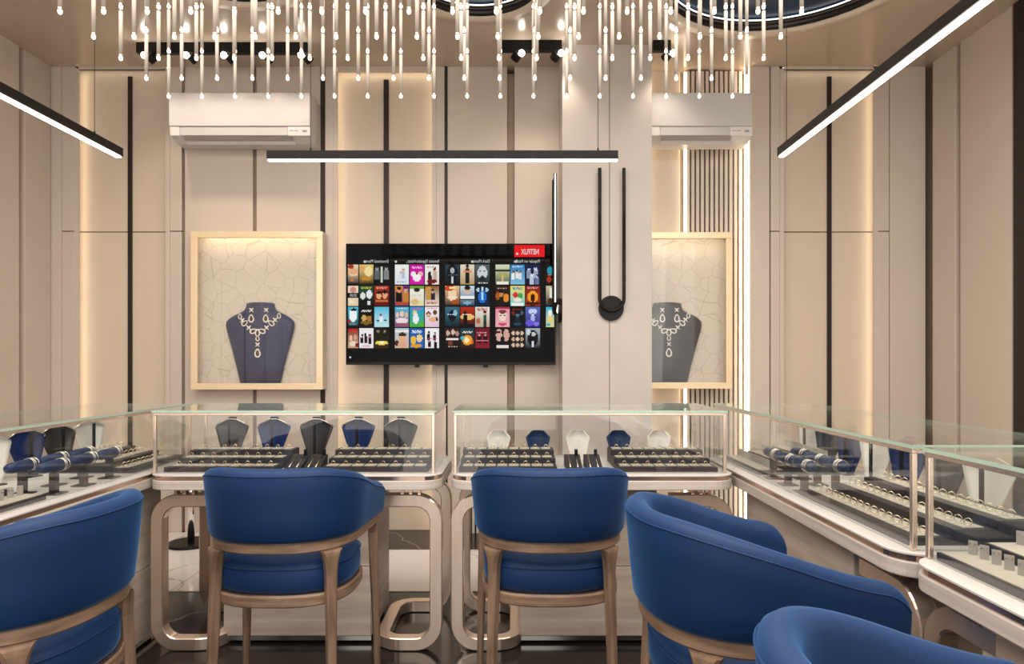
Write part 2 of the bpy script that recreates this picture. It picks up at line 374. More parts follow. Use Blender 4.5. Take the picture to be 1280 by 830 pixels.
# ================================================================== COUNTERS
def make_counter(W, leg0, leg1, cab0, cab1, cy0, label, loc, rz, group, far_round=True):
    """local: front edge at y=0 facing -y, x in [0, W]"""
    t = empty('display_counter', loc, rz, label, 'counter', group)
    D = .58; r = .085
    MB().prism(rrect(0, W, 0, D, r), .674, .712).build('wood_band', 'wood_white', t, .003)
    MB().prism(rrect(.006, W-.006, .006, D-.006, r-.004), .7125, .728).build('metal_trim', 'rose_metal', t)
    MB().prism(rrect(.0, W, .0, D, r), .7285, .735).build('deck_top', 'deck_white', t, .0015)
    # cabinet
    cb = empty('cabinet', (0, 0, 0)); cb.parent = t
    B(cab0, cab1, cy0+.006, D-.04, .03, .66).build('carcass', 'wood_greige', cb)
    n = max(1, round((cab1-cab0)/.75)); pw = (cab1-cab0)/n
    for i in range(n):
        for z0, z1 in ((.034, .3265), (.3295, .66)):
            B(cab0+i*pw+.001, cab0+(i+1)*pw-.001, cy0-.012, cy0+.006, z0, z1).build('cabinet_panel', 'wood_greige', cb, .0012)
    B(cab0, cab1, cy0-.006, cy0+.01, .012, .03).build('kick_strip', 'chrome', cb)
    B(cab0+.02, cab1-.02, cy0+.02, D-.06, 0, .03).build('plinth', 'black_metal', cb)
    B(cab0, cab1, cy0+.03, D-.08, .66, .674).build('top_batten', 'wood_greige', cb)
    # sled legs: one continuous ribbon each
    for xo, xi in (leg0, leg1):
        if xo is None: continue
        yf, yr = .073, .50; zt, zb = .622, .027
        path = fillet([(xi, yf, zt), (xo, yf, zt), (xo, yf, zb), (xi, yf, zb), (xi, yr, zb), (xo, yr, zb), (xo, yr, zt), (xi, yr, zt)], .085, 8)
        leg = MB().sweep(path, rect_sec(.026, .026, .004)).build('leg', 'champagne', t)
        for yy in (yf, yr):
            for k in (.3, .45, .6):
                x = xo+(xi-xo)*k; B(x-.006, x+.006, yy-.015, yy+.015, .646, .676).build('spacer', 'rose_metal', leg)
    # glass case
    gx0, gx1, gy0, gy1, gz0, gz1 = .012, W-.03, .045, .515, .7355, .986
    def pane(x0, x1, y0, y1, z0, z1, nm='glass_pane', m='glass'): B(x0, x1, y0, y1, z0, z1).build(nm, m, t)
    pane(gx0+.014, gx1-.014, gy0+.003, gy0+.009, gz0, gz1-.012)
    pane(gx0+.014, gx1-.014, gy1-.009, gy1-.003, gz0, gz1-.012)
    pane(gx0+.003, gx0+.009, gy0+.014, gy1-.014, gz0, gz1-.012)
    pane(gx1-.009, gx1-.003, gy0+.014, gy1-.014, gz0, gz1-.012)
    mb = MB(); n = 4; x0, x1, y0, y1 = gx0-.004, gx1+.004, gy0-.004, gy1+.004
    mb.add([(x0, y0, gz1), (x1, y0, gz1), (x1, y1, gz1), (x0, y1, gz1), (x0, y0, gz1+.009), (x1, y0, gz1+.009), (x1, y1, gz1+.009), (x0, y1, gz1+.009)],
           [(0, 3, 2, 1), (4, 5, 6, 7)], 0)
    mb.add([(x0, y0, gz1), (x1, y0, gz1), (x1, y1, gz1), (x0, y1, gz1), (x0, y0, gz1+.009), (x1, y0, gz1+.009), (x1, y1, gz1+.009), (x0, y1, gz1+.009)],
           [(0, 1, 5, 4), (1, 2, 6, 5), (2, 3, 7, 6), (3, 0, 4, 7)], 1)
    mb.build('glass_top', ['glass_top', 'glass_edge'], t)
    for x in (gx0, gx1-.013):
        for y in (gy0, gy1-.013): B(x, x+.013, y, y+.013, gz0, gz1-.012).build('post', 'champagne', t, .002)
    for y in (gy0, gy1-.013): B(gx0, gx1, y, y+.013, gz1-.012, gz1).build('rail', 'champagne', t, .002)
    for x in (gx0, gx1-.013): B(x, x+.013, gy0+.013, gy1-.013, gz1-.012, gz1).build('rail', 'champagne', t, .002)
    return t
FY = 2.71
LX0, LX1 = -1.497, -.292; RX0, RX1 = -.256, .912
WL, WR_ = LX1-LX0, RX1-RX0
gf = 'glass showcase counters facing the camera'; gs = 'glass showcase counters along the sides'
make_counter(WL, (.026, .27), (WL-.026, WL-.26), .27, WL-.31, .135, 'glass showcase counter with black and navy busts, left of the two facing us', (LX0, FY, 0), 0, gf)
make_counter(WR_, (.026, .27), (WR_-.026, WR_-.26), .285, WR_-.30, .135, 'glass showcase counter with white and navy busts, right of the two facing us', (RX0, FY, 0), 0, gf)
# right side counters: local x -> world -y
make_counter(1.645, (None, None), (1.62, 1.36), .45, 1.33, .06, 'long glass showcase counter on the right reaching back to the corner', (.93, 3.245, 0), -pi/2, gs)
make_counter(1.2, (.026, .24), (None, None), .20, 1.18, .06, 'glass showcase counter cut by the right edge of the photo', (.93, 1.592, 0), -pi/2, gs)
make_counter(1.645, (.026, .28), (None, None),   .30, 1.34, .06, 'long glass showcase counter along the left wall side', (-1.50, 1.60, 0), pi/2, gs)

# ================================================================== CHAIRS
def u_path(a, b, yf, n=52, e=2.35):
    pts = []; ns = 10
    for i in range(ns): pts.append((a+.016*(1-i/ns), yf*(1-i/ns)))
    for i in range(n+1):
        t = pi*i/n; c, s_ = cos(t), sin(t)
        pts.append((a*math.copysign(abs(c)**(2/e), c), -b*abs(s_)**(2/e)))
    for i in range(1, ns+1): pts.append((-a-.016*i/ns, yf*i/ns))
    # resample evenly
    P = [Vector((x, y, 0)) for x, y in pts]; L = [0]
    for i in range(1, len(P)): L.append(L[-1]+(P[i]-P[i-1]).length)
    out = []; N = 72
    for k in range(N+1):
        d = L[-1]*k/N; i = 0
        while i < len(L)-2 and L[i+1] < d: i += 1
        q = (d-L[i])/max(1e-9, L[i+1]-L[i]); out.append(P[i].lerp(P[i+1], q))
    return out, L[-1]
def make_chair():
    t = empty('armchair')
    path, TL = u_path(.242, .242, .235); N = len(path)-1
    rings = []; seamp = []; seam2 = []
    def nrm(i):
        a = path[max(i-1, 0)]; b = path[min(i+1, N)]; d = (b-a).normalized(); return Vector((d.y, -d.x, 0)) * -1  # outward
    zb = .612
    # extra stations near the ends for round corners
    sts = []
    for i in range(N+1):
        sts.append(float(i))
    sts = [0, .08, .2, .45, .8, 1.2, 1.7, 2.3]+[float(i) for i in range(3, N-2)]+[N-2.3, N-1.7, N-1.2, N-.8, N-.45, N-.2, N-.08, N]
    for s in sts:
        i = min(int(s), N-1); q = s-i; p = path[i].lerp(path[i+1], q)
        n1 = nrm(i).lerp(nrm(i+1), q).normalized()
        d = min(s, N-s)/N*TL
        u = min(1, d/(TL*.40)); u = u*u*(3-2*u)
        zt = .735+(.852-.735)*u
        r = .065
        if d < r: zt = zt-r+sqrt(max(0, r*r-(r-d)**2))
        th = .029
        rr = .012
        if d < rr: th = th*(.35+.65*sqrt(max(0, 1-((rr-d)/rr)**2)))
        fl = lambda z: (-.009+.023*min(1, (z-zb)/.24)**.8)
        H = zt-zb; rt = min(.026, H*.3)
        pro = [(-th*.8, 0), (-th, .012), (-th, H*.33), (-th, H*.66), (-th, H-rt), (-th*.75, H-rt*.32), (-th*.3, H), (th*.3, H), (th*.75, H-rt*.32), (th, H-rt), (th, H*.66), (th, H*.33), (th, .012), (th*.8, 0)]
        ring = []
        for uu, h in pro:
            z = zb+h; off = uu+fl(z); v = p+n1*off; ring.append((v.x, v.y, z))
        rings.append(ring)
        if d > .004:
            v = p+n1*(th*.93+.0015+fl(zb+H-rt*.8)); seamp.append((v.x, v.y, zb+H-rt*.8))
    mb = MB().rings(rings, sm=True)
    back = mb.build('backrest', 'blue_leather', t)
    MB().sweep(seamp, circ(.0022, 6), sm=True).build('piping', 'blue_leather', back)
    # wooden rail under the shell
    rp = [(p+nrm(i)*(-.012)) for i, p in enumerate(path)]
    pth = [(p.x, p.y, .593) for p in rp]
    MB().sweep(pth, rect_sec(.021, .0185, .005)).build('rail', 'oak_rail', t)
    MB().sweep([(p.x, p.y, .613) for p in rp], rect_sec(.023, .0022)).build('rail_edge', 'rose_metal', t)
    # legs
    def leg(cx, cyy, ang, prof):
        rr = []; ca, sa = cos(ang), sin(ang)
        for z, wt, wn, ox, oy in prof:
            ring = []
            for u, v in rect_sec(wt, wn, min(wt, wn)*.45): ring.append((cx+ox+u*ca-v*sa, cyy+oy+u*sa+v*ca, z))
            rr.append(ring)
        return MB().rings(rr, sm=False)
    for s in (1, -1):
        mbl = leg(s*.192, -.176, s*R(40), [(0, .011, .013, s*.012, -.03), (.2, .0145, .0165, s*.007, -.016), (.42, .0175, .018, s*.002, -.004), (.50, .019, .0185, 0, 0), (.535, .023, .0185, 0, 0), (.556, .029, .0185, 0, 0), (.568, .034, .017, 0, 0), (.5755, .038, .014, 0, 0)])
        mbl.build('leg', 'oak', t)
        mbl = leg(s*.244, .196, s*R(4), [(0, .011, .011, s*.014, .012), (.2, .014, .014, s*.010, .008), (.42, .017, .017, s*.003, .002), (.54, .018, .019, 0, 0), (.565, .018, .028, 0, 0), (.578, .018, .038, 0, -.004)])
        mbl.build('leg', 'oak', t)
    # seat
    def se(a, b, e=2.6, n=48, cy=0): return [(a*math.copysign(abs(cos(2*pi*i/n))**(2/e), cos(2*pi*i/n)), cy+b*math.copysign(abs(sin(2*pi*i/n))**(2/e), sin(2*pi*i/n))) for i in range(n)]
    rr = []
    for z, k in ((.436, .93), (.440, .97), (.455, .995), (.485, 1.0), (.515, .99), (.532, .955), (.541, .88), (.546, .6), (.548, .2)):
        rr.append([(x, y, z) for x, y in se(.232*k, .222*k, cy=.0)])
    cu = MB().rings(rr).build('seat_cushion', 'blue_leather', t)
    MB().sweep([(x, y, .518) for x, y in se(.232, .222)], circ(.002, 6), closed=True, sm=True).build('piping', 'blue_leather', cu)
    ap = [[(x*k, y*k, z) for x, y in se(.236, .226)] for k, z in ((1, .395), (1.012, .400), (1.012, .428), (1, .4335), (.9, .4335), (.9, .395))]
    MB().rings(ap, sm=False, caps=False, closed=True).build('seat_apron', 'oak_rail', t)
    MB().prism(se(.235, .225), .4336, .436).build('apron_edge', 'rose_metal', t)
    MB().prism(se(.21, .20), .40, .4335).build('seat_base', 'oak', t)
    return t
CH = [((-.790, 2.395), -0.03, 'blue armchair seen from behind, in front of the left front counter'),
      ((.130, 2.405), 0, 'blue armchair seen from behind, in front of the right front counter'),
      ((-1.26, 1.67), R(87), 'blue upholstered armchair cut by the left edge of the photo'),
      ((.568, 1.635), R(-84), 'blue armchair turned right toward the side counter, its whole curved shell showing'),
      ((.585, .765), R(-90), 'blue armchair nearest to us, only its top showing bottom right')]
ch0 = make_chair()
for i, ((x, y), rz, lb) in enumerate(CH):
    o = ch0 if i == 0 else copy_tree(ch0)
    o.location = (x, y, 0); o.rotation_euler = (0, 0, rz); tag(o, lb, 'chair', 'blue armchairs at the counters')

# ================================================================== JEWELLERY DISPLAYS
DZ = .7355
# world placement: each side has a frame (origin, rz); local +x along the counter, +y away from the aisle
def place(o, fr, x, y, z=DZ, rz=0):
    (ox, oy, a) = fr; o.location = (ox+x*cos(a)-y*sin(a), oy+x*sin(a)+y*cos(a), z); o.rotation_euler = (0, 0, a+rz); return o
FR = {'front': (0, FY, 0), 'right': (.93, 0, -pi/2), 'left': (-1.50, 0, pi/2)}
# in 'right': local x = -Y ; in 'left': local x = +Y

def make_shell(levels, bulge, th, ncol=10):
    """curved plate; levels [(z, halfwidth, ylean)]"""
    f = []; bk = []
    for z, w_, yl in levels:
        f.append([(w_*(2*i/ncol-1), yl-bulge*(1-(2*i/ncol-1)**2)*min(1, w_/.05), z) for i in range(ncol+1)])
        bk.append([(x*.97, y+th, z) for x, y, _ in f[-1]])
    rings = [a+b[::-1] for a, b in zip(f, bk)]
    return MB().rings(rings, sm=True)
BL = [(0, .030, .02), (.004, .031, .02), (.06, .050, .010), (.13, .074, .0), (.150, .080, -.002), (.157, .0785, -.003), (.170, .055, -.004), (.183, .028, -.006), (.186, .021, -.008), (.197, .019, -.010), (.199, .015, -.010)]
HL = [(0, .034, .02), (.004, .035, .02), (.05, .046, .012), (.10, .058, .003), (.104, .0575, .003), (.132, .030, -.004), (.134, .022, -.004)]
BUST = {}
def make_bust(kind, matn, lv, post='black_metal'):
    t = empty('necklace_bust')
    make_shell(lv, .022, .006).build('bust_plate', matn, t, 0)
    top = lv[-3][0]
    MB().box(-.006, .006, .028, .034, .0, top-.01).build('stand_post', post, t)
    MB().box(-.03, .03, .012, .055, 0, .004).build('foot', post, t)
    BUST[kind] = t; return t
used = set()
def bust(kind):
    o = BUST[kind] if kind not in used else copy_tree(BUST[kind]); used.add(kind); return o
make_bust('dark', 'dark_bust', BL); make_bust('navy', 'navy_bust', BL); make_bust('white', 'white_leather', BL)
make_bust('navyhex', 'blue_velvet', HL, 'blue_velvet'); make_bust('whitehex', 'white_leather', HL, 'white_leather')
def necklace_mesh():
    mb = MB()
    P = [(-.074, .006, .160), (-.052, .007, .1735), (-.026, .007, .1865), (-.012, .006, .1885), (.012, .006, .1885), (.026, .007, .1865), (.052, .007, .1735), (.074, .006, .160)]
    mb.sweep(P, circ(.0016, 6), sm=True)
    mb.sweep([P[0], (-.070, -.006, .145), (-.035, -.030, .11), (0, -.034, .095), (.035, -.030, .11), (.070, -.006, .145), P[-1]], circ(.0014, 6), sm=True)
    return mb
neck0 = None
def necklace(b, label, group):
    global neck0
    if neck0 is None:
        neck0 = necklace_mesh().build('necklace', 'silver'); o = neck0
    else: o = neck0.copy(); COL.objects.link(o)
    o.location = b.location; o.rotation_euler = b.rotation_euler
    return tag(o, label, 'necklace', group)
ordn = ['leftmost', 'second from left', 'middle', 'second from right', 'rightmost']
for i, x in enumerate((290, 342.5, 395.5, 448, 501)):
    k = ['dark', 'navy', 'dark', 'navy', 'dark'][i]; Y = 3.172
    o = bust(k); o.location = (PX(x, Y), Y, DZ); o.rotation_euler = (0, 0, pi)
    c = {'dark': 'black', 'navy': 'navy blue'}[k]
    tag(o, f'{c} necklace bust, {ordn[i]} of five in the left front showcase', 'bust', 'busts in the left front showcase')
    necklace(o, f'thin silver necklace on the {ordn[i]} bust in the left front showcase', 'necklaces in the left front showcase')
    if i == 2: o.location.y = Y
for i, x in enumerate((623, 672.5, 722, 773, 823.5)):
    k = ['whitehex', 'navyhex'][i % 2]; Y = 3.172
    o = bust(k); o.location = (PX(x, Y), Y, DZ); o.rotation_euler = (0, 0, pi)
    c = {'whitehex': 'white', 'navyhex': 'navy blue'}[k]
    tag(o, f'small {c} faceted pendant stand, {ordn[i]} of five in the right front showcase', 'stand', 'pendant stands in the right front showcase')
on7 = ['farthest', 'second farthest', 'third farthest', 'fourth farthest', 'fifth farthest', 'sixth farthest', 'nearest']
for i, Yb in enumerate((3.13, 2.935, 2.745, 2.55, 2.35, 2.145, 1.95)):
    k = ['white', 'dark', 'navy', 'white', 'navy', 'dark', 'white'][i]
    o = place(bust(k), FR['right'], -Yb, .460, rz=pi+R(20)); c = {'white': 'white', 'dark': 'black', 'navy': 'navy blue'}[k]
    tag(o, f'{c} necklace bust, {on7[i]} of the seven in the right side showcase', 'bust', 'busts in the right side showcase')
    necklace(o, f'thin silver necklace on the {on7[i]} bust of the right side showcase', 'necklaces in the right side showcase')
for i, Yb in enumerate((3.09, 2.88, 2.69, 2.50)):
    k = ['white', 'dark', 'navy', 'white'][i]
    o = place(bust(k), FR['left'], Yb, .460, rz=pi+R(-20)); c = {'white': 'white', 'dark': 'black', 'navy': 'navy blue'}[k]
    ll = ['farthest', 'second farthest', 'third farthest', 'nearest'][i]
    tag(o, f'{c} necklace bust, {ll} of the four in the left side showcase', 'bust', 'busts in the left side showcase')
    necklace(o, f'thin silver necklace on the {ll} bust of the left side showcase', 'necklaces in the left side showcase')

# ring trays
ORD = ['first', 'second', 'third', 'fourth', 'fifth', 'sixth', 'seventh', 'eighth', 'ninth', 'tenth', 'eleventh', 'twelfth', 'thirteenth', 'fourteenth', 'fifteenth', 'sixteenth']
def ordw(i, fr): return ORD[i]+(' from left' if fr[2] == 0 else ' from far end' if fr[2] < 0 else ' from near end')
ring0 = MB().torus((0, 0, .0115), .0100, .0015, axis='y', n=16, m=5).add([(-.002, -.0015, .021), (.002, -.0015, .021), (.002, .0015, .021), (-.002, .0015, .021), (0, 0, .0255)], [(0, 1, 4), (1, 2, 4), (2, 3, 4), (3, 0, 4), (3, 2, 1, 0)]).build('ring', 'gold')
ring_used = [False]
TIERS = [(.0, .115, .020), (.115, .225, .040), (.225, .33, .062)]
def ring_tray(fr, x0, x1, y0, n, label, group, where, ringm=None):
    t = empty('ring_tray', label=label, cat='tray', group='stepped ring trays'); W = x1-x0
    place(t, fr, x0, y0)
    mb = MB()
    prof = [(0, 0), (0, .020), (.115, .020), (.115, .040), (.225, .040), (.225, .062), (.33, .062), (.33, 0)]
    vs = [(x, y, z) for x in (0, W) for y, z in prof]; k = len(prof)
    mb.add(vs, [(i, (i+1) % k, k+(i+1) % k, k+i) for i in range(k)]+[tuple(range(k-1, -1, -1)), tuple(range(k, 2*k))])
    mb.build('tray_body', 'dark_leather', t)
    pw = (W-.02)/n; pad = None
    for ti, (a, b, z) in enumerate(TIERS):
        for i in range(n):
            if pad is None:
                pad = MB().box(.003, pw-.003, 0, .055, 0, .003).build('pad', 'pad_cream', t, .001)
                p = pad
            else: p = pad.copy(); COL.objects.link(p)
            p.location = (.01+i*pw, a+.03, z)
            r = ring0 if not ring_used[0] else ring0.copy()
            if ring_used[0]: COL.objects.link(r)
            ring_used[0] = True
            place(r, fr, x0+.01+(i+.5)*pw, y0+a+.055, DZ+z+.0025, rz=R(random.uniform(-14, 14)+(0 if fr is FR['front'] else 50 if fr is FR['right'] else -50)))
            if fr is FR['front']: r.scale = (.74, .74, .74)
            else: r.scale = (.9, .9, .9)
            tag(r, f'small gold ring, {ordw(i, fr)}, {["front", "middle", "back"][ti]} step of the {where}', 'ring', f'rings on the {["front", "middle", "back"][ti]} step of the {where}')
ring_tray(FR['front'], -1.455, -.995, .075, 9, 'dark stepped ring tray at the left end of the left front showcase', '', 'leftmost front tray')
ring_tray(FR['front'], -.80, -.355, .075, 8, 'dark stepped ring tray at the right end of the left front showcase', '', 'second front tray from left')
ring_tray(FR['front'], -.225, .185, .075, 8, 'dark stepped ring tray at the left end of the right front showcase', '', 'third front tray from left')
ring_tray(FR['front'], .44, .855, .075, 8, 'dark stepped ring tray at the right end of the right front showcase', '', 'rightmost front tray')
ring_tray(FR['right'], -2.32, -1.68, .065, 16, 'dark stepped ring tray near the end of the long right showcase', '', 'right side tray')
ring_tray(FR['left'], 2.76, 3.17, .065, 11, 'dark stepped ring tray at the far end of the left side showcase', '', 'left side tray')

# bracelet ramps in the middle of the front showcases
def ramp(x, label, gold, z=0):
    t = empty('chain_ramp', (x, FY+.13, DZ), label=label, cat='stand', group='chain ramps in the front showcases')
    MB().add([(-.035, 0, 0), (.035, 0, 0), (.035, .13, 0), (-.035, .13, 0), (-.035, 0, .008), (.035, 0, .008), (.035, .13, .05), (-.035, .13, .05)],
        [(0, 3, 2, 1), (4, 5, 6, 7), (0, 1, 5, 4), (1, 2, 6, 5), (2, 3, 7, 6), (3, 0, 4, 7)]).build('ramp_body', 'dark_leather', t, .001)
    B(.012, .026, .115, .135, .045, .072).build('top_knob', 'black_metal', t, .003)
    for k, dx in enumerate((-.016, .016)):
        c = MB().sweep([(0, .006, .0105), (0, .123, .0505)], circ(.0018, 6), sm=True).build('chain_bracelet', gold)
        c.location = (x+dx, FY+.13, DZ); tag(c, f'{"gold" if gold == "gold" else "silver"} chain lying {"left" if k == 0 else "right"} on the {label}', 'bracelet', 'chains on the ramps')
ramp(-.938, 'black chain ramp, left one in the left front showcase', 'silver'); ramp(-.857, 'black chain ramp, right one in the left front showcase', 'gold')
ramp(.262, 'black chain ramp, left one in the right front showcase', 'silver'); ramp(.348, 'black chain ramp, right one in the right front showcase', 'gold')

# earring card trays
def make_card():
    t = empty('earring_card')
    MB().box(-.009, .009, -.0012, .0012, 0, .032).build('card', 'card_grey', t, .0006)
    for dx in (-.005, .005): MB().cyl((dx, -.004, .025), (dx, -.0012, .025), .0016, n=8).build('stud', 'gold', t)
    return t
card0 = make_card(); cused = [False]
def card_tray(fr, x0, x1, y0, n, rows, label, where):
    t = empty('earring_tray', label=label, cat='tray', group='earring card trays'); place(t, fr, x0, y0); W = x1-x0
    prof = [(0, 0)]
    for r in range(rows): prof += [(r*.11, .018+.022*r), ((r+1)*.11, .018+.022*r)]
    prof += [(rows*.11, 0)]
    k = len(prof); vs = [(x, y, z) for x in (0, W) for y, z in prof]
    MB().add(vs, [(i, (i+1) % k, k+(i+1) % k, k+i) for i in range(k)]+[tuple(range(k-1, -1, -1)), tuple(range(k, 2*k))]).build('tray_body', 'dark_leather', t)
    pw = (W-.02)/n
    for r in range(rows):
        z = .018+.022*r
        B(.006, W-.006, r*.11+.006, r*.11+.1, z, z+.002).build('tier_lining', 'pad_cream', t)
        for i in range(n):
            o = card0 if not cused[0] else copy_tree(card0); cused[0] = True
            place(o, fr, x0+.01+(i+.5)*pw, y0+r*.11+.065, DZ+z+.002, rz=R(random.uniform(-8, 8)+(38 if fr is FR['right'] else -38)))
            rw = ['front', 'middle', 'back'][r]
            tag(o, f'small grey earring card, {ordw(i, fr)}, {rw} row of the {where}', 'card', f'cards in the {rw} row of the {where}')
card_tray(FR['right'], -3.16, -2.72, .07, 13, 3, 'dark earring card tray at the far end of the long right showcase', 'far right earring tray')
card_tray(FR['right'], -1.56, -.98, .060, 15, 3, 'dark earring card tray in the showcase at the right edge', 'right edge earring tray')
card_tray(FR['left'], 1.72, 2.24, .065, 12, 2, 'dark earring card tray at the left edge of the photo', 'left edge earring tray')

# bracelet rolls
def make_roll():
    t = empty('bracelet_roll')
    mb = MB(); prof = [(-.075, .008), (-.070, .015), (-.045, .0195), (0, .0205), (.045, .0195), (.070, .015), (.075, .008)]
    mb.rings([[(x, r*cos(2*pi*i/16), .098+r*sin(2*pi*i/16)) for i in range(16)] for x, r in prof]).build('velvet_roll', 'blue_velvet', t)
    B(-.012, .012, -.010, .010, .004, .080).build('stand_post', 'dark_leather', t)
    B(-.03, .03, -.03, .03, 0, .004).build('stand_foot', 'dark_leather', t, .001)
    return t
roll0 = make_roll(); bang0 = MB().torus((0, 0, 0), .0222, .0016, axis='x', n=24, m=6).build('bangle', 'silver'); ru = [False, False]
def rolls(fr, xs, y0, where, dirn):
    for r in range(2):
        for i, x in enumerate(xs):
            o = roll0 if not ru[0] else copy_tree(roll0); ru[0] = True
            place(o, fr, x, y0+r*.11, DZ, rz=0)
            rw = ['aisle side', 'wall side'][r]; nm = ['nearest', 'middle', 'farthest'][i if dirn > 0 else 2-i]
            tag(o, f'navy velvet bracelet roll, {nm} on the {rw} of the {where}', 'stand', f'bracelet rolls in the {where}')
            for k, dx in enumerate((.028, .036, .050)):
                kk = ['innermost', 'middle', 'outermost'][k]
                b = bang0 if not ru[1] else bang0.copy()
                if ru[1]: COL.objects.link(b)
                ru[1] = True
                s = 1 if fr is FR['left'] else 1
                place(b, fr, x+dx*s, y0+r*.11, DZ+.098, rz=0)
                tag(b, f'silver bangle, {kk} of three on the {nm} {rw} roll, {where}', 'bangle', f'bangles round the {nm} {rw} roll of the {where}')
rolls(FR['right'], (-2.64, -2.50, -2.36-.0), .10, 'right side showcase', -1)
rolls(FR['left'], (2.33, 2.49, 2.65), .10, 'left side showcase', 1)

# ================================================================== WALL DISPLAY BOXES
def display_box(x0, x1, z0, z1, yf, yb, label, left=True):
    cxm = (x0+x1)/2; t = empty('wall_display_case', (cxm, yb, z0), label=label, cat='display case', group='gold framed wall display cases')
    W = x1-x0; H = z1-z0; D = yb-yf; fw = .043
    hw = W/2
    B(-hw, hw, -D+.002, -D+.022, H-fw, H).build('frame_bar', 'gold_frame', t, .002)
    B(-hw, hw, -D+.002, -D+.022, 0, fw).build('frame_bar', 'gold_frame', t, .002)
    if left: B(-hw, -hw+fw, -D+.002, -D+.022, fw, H-fw).build('frame_bar', 'gold_frame', t, .002)
    B(hw-fw, hw, -D+.002, -D+.022, fw, H-fw).build('frame_bar', 'gold_frame', t, .002)
    B(-hw, hw, -.006, -.001, 0, H).build('back_panel', 'girih', t)
    for a in ((-hw, hw, H-.012, H), (-hw, hw, 0, .012)): B(a[0], a[1], -D+.022, -.006, a[2], a[3]).build('case_side', 'wall_paint', t)
    B(-hw, -hw+.012, -D+.022, -.006, .012, H-.012).build('case_side', 'niche_paint', t); B(hw-.012, hw, -D+.022, -.006, .012, H-.012).build('case_side', 'niche_paint', t)
    B(-hw+.012, hw-.012, -D+.024, -D+.030, .012, H-.012).build('glass_pane', 'glass', t)
    B(-hw+.05, hw-.05, -D+.034, -D+.042, H-.02, H-.0125).build('led_strip', 'led_case', t)
    return t
YF, YBk = 4.56, 4.664
dl = (PX(238, YF), PX(403, YF)); dz = (PZ(487, YF), PZ(289, YF))
display_box(dl[0], dl[1], dz[0], dz[1], YF, YBk, 'gold framed glass wall case holding a navy bust, left of the television')
YF2, YB2 = 4.56, 4.70
display_box(.80, PX(916, YF2), PZ(486, YF2), PZ(290, YF2), YF2, YB2, 'gold framed glass wall case holding a black bust, half hidden by the column')

def big_bust(px, ytop, Y, matn, label, stone, base_z, hscale=1):
    X = PX(px, Y); zt = PZ(ytop, Y); H = zt-base_z
    t = empty('necklace_bust', (X, Y, base_z), label=label, cat='bust', group='large busts in the wall cases')
    s = Y/F
    ys = [(487, 24), (460, 30), (440, 35), (425, 39), (414, 42), (408, 43), (403, 42.5), (399, 39), (395, 33), (391, 25), (388, 20), (384, 18), (379.5, 17.5), (378.5, 15)]
    tot = 487-378.5
    lv = [((487-y)/tot*H, w_*s, -.0) for y, w_ in ys]
    MB_ = make_shell(lv, .045, .012, 18); MB_.build('bust_plate', matn, t)
    # jewellery: front of shell
    def surf(dx, y):  # dx px from centre, y px -> local position on the shell front
        h = (487-y)/tot*H; wv = ys[0][1]
        for (ya, wa), (yb, wb_) in zip(ys, ys[1:]):
            if yb <= y <= ya: wv = wa+(wb_-wa)*(ya-y)/(ya-yb)
        q = dx/wv
        return Vector((dx*s, -.045*(1-q*q)-.004, h))
    def drop(mbd, mbs, c, r, tilt=0):
        pts = []; 
        for i in range(14):
            a = 2*pi*i/14; rr = r*(1 if sin(a) < 0 else 1+.45*sin(a)**3); u, v = r*.78*cos(a), rr*sin(a)
            pts.append((u*cos(tilt)-v*sin(tilt), u*sin(tilt)+v*cos(tilt)))
        for u, v in pts: mbd.cyl((c.x+u, c.y-.006, c.z+v), (c.x+u, c.y+.002, c.z+v), r*.24, r*.24, n=6)
        ring1 = [(c.x+u*.78, c.y-.002, c.z+v*.78) for u, v in pts]; ring2 = [(c.x+u*.35, c.y-.008, c.z+v*.35) for u, v in pts]
        mbs.rings([ring1, ring2], sm=False)
    def cross(mbd, c, r, tilt=0):
        for a in (pi/4, 3*pi/4):
            d = Vector((cos(a+tilt), 0, sin(a+tilt)))*r; cc = Vector((c.x, c.y-.004, c.z)); mbd.cyl(cc-d, cc+d, r*.26, n=6)
    nk = empty('necklace', (X, Y, base_z), label=f'diamond necklace with {stone} drops on the {label}', cat='necklace', group='necklaces on the large busts')
    chain = [(-23, 397), (-19.5, 401.5), (-17, 405.5), (-11, 411), (-6, 415.5), (0, 418), (6, 415.5), (11, 411), (17, 405.5), (21, 401), (25, 396)]
    st = 'stone_brown' if stone == 'amber' else 'stone_dark'
    for i, (dx, y) in enumerate(chain):
        mbd, mbs = MB(), MB(); c = surf(dx, y+.0)
        if i % 2 == 1 and i != 5 or i == 0 and False:
            cross(mbd, c, .019); mbd.build('cross_link', 'diamond', nk)
        else:
            drop(mbd, mbs, c, .014 if i in (0, 10) else .018, {2: -.9, 4: -1.2, 6: 1.2, 8: .9}.get(i, 0))
            d = mbd.build('cluster_link', 'diamond', nk); mbs.build('stone', st, d)
    for kind, dx, y, r in (('d', 0, 425, .014), ('x', 0, 432.5, .018), ('d', 0, 444, .022)):
        mbd, mbs = MB(), MB(); c = surf(dx, y)
        if kind == 'x': cross(mbd, c, r); mbd.build('cross_link', 'diamond', nk)
        else: drop(mbd, mbs, c, r); d = mbd.build('cluster_link', 'diamond', nk); mbs.build('stone', st, d)
    for k, dx in enumerate((-8, 10)):
        e = empty('earring', (X, Y, base_z), label=f'{"left" if k == 0 else "right"} pear drop diamond earring on the {label}', cat='earring', group='earrings on the large busts')
        mbd, mbs = MB(), MB(); drop(mbd, mbs, surf(dx, 400), .020); d = mbd.build('cluster_drop', 'diamond', e); mbs.build('stone', st, d)
        m2 = MB(); cross(m2, surf(dx, 388.5), .018); m2.build('cross_top', 'diamond', e)
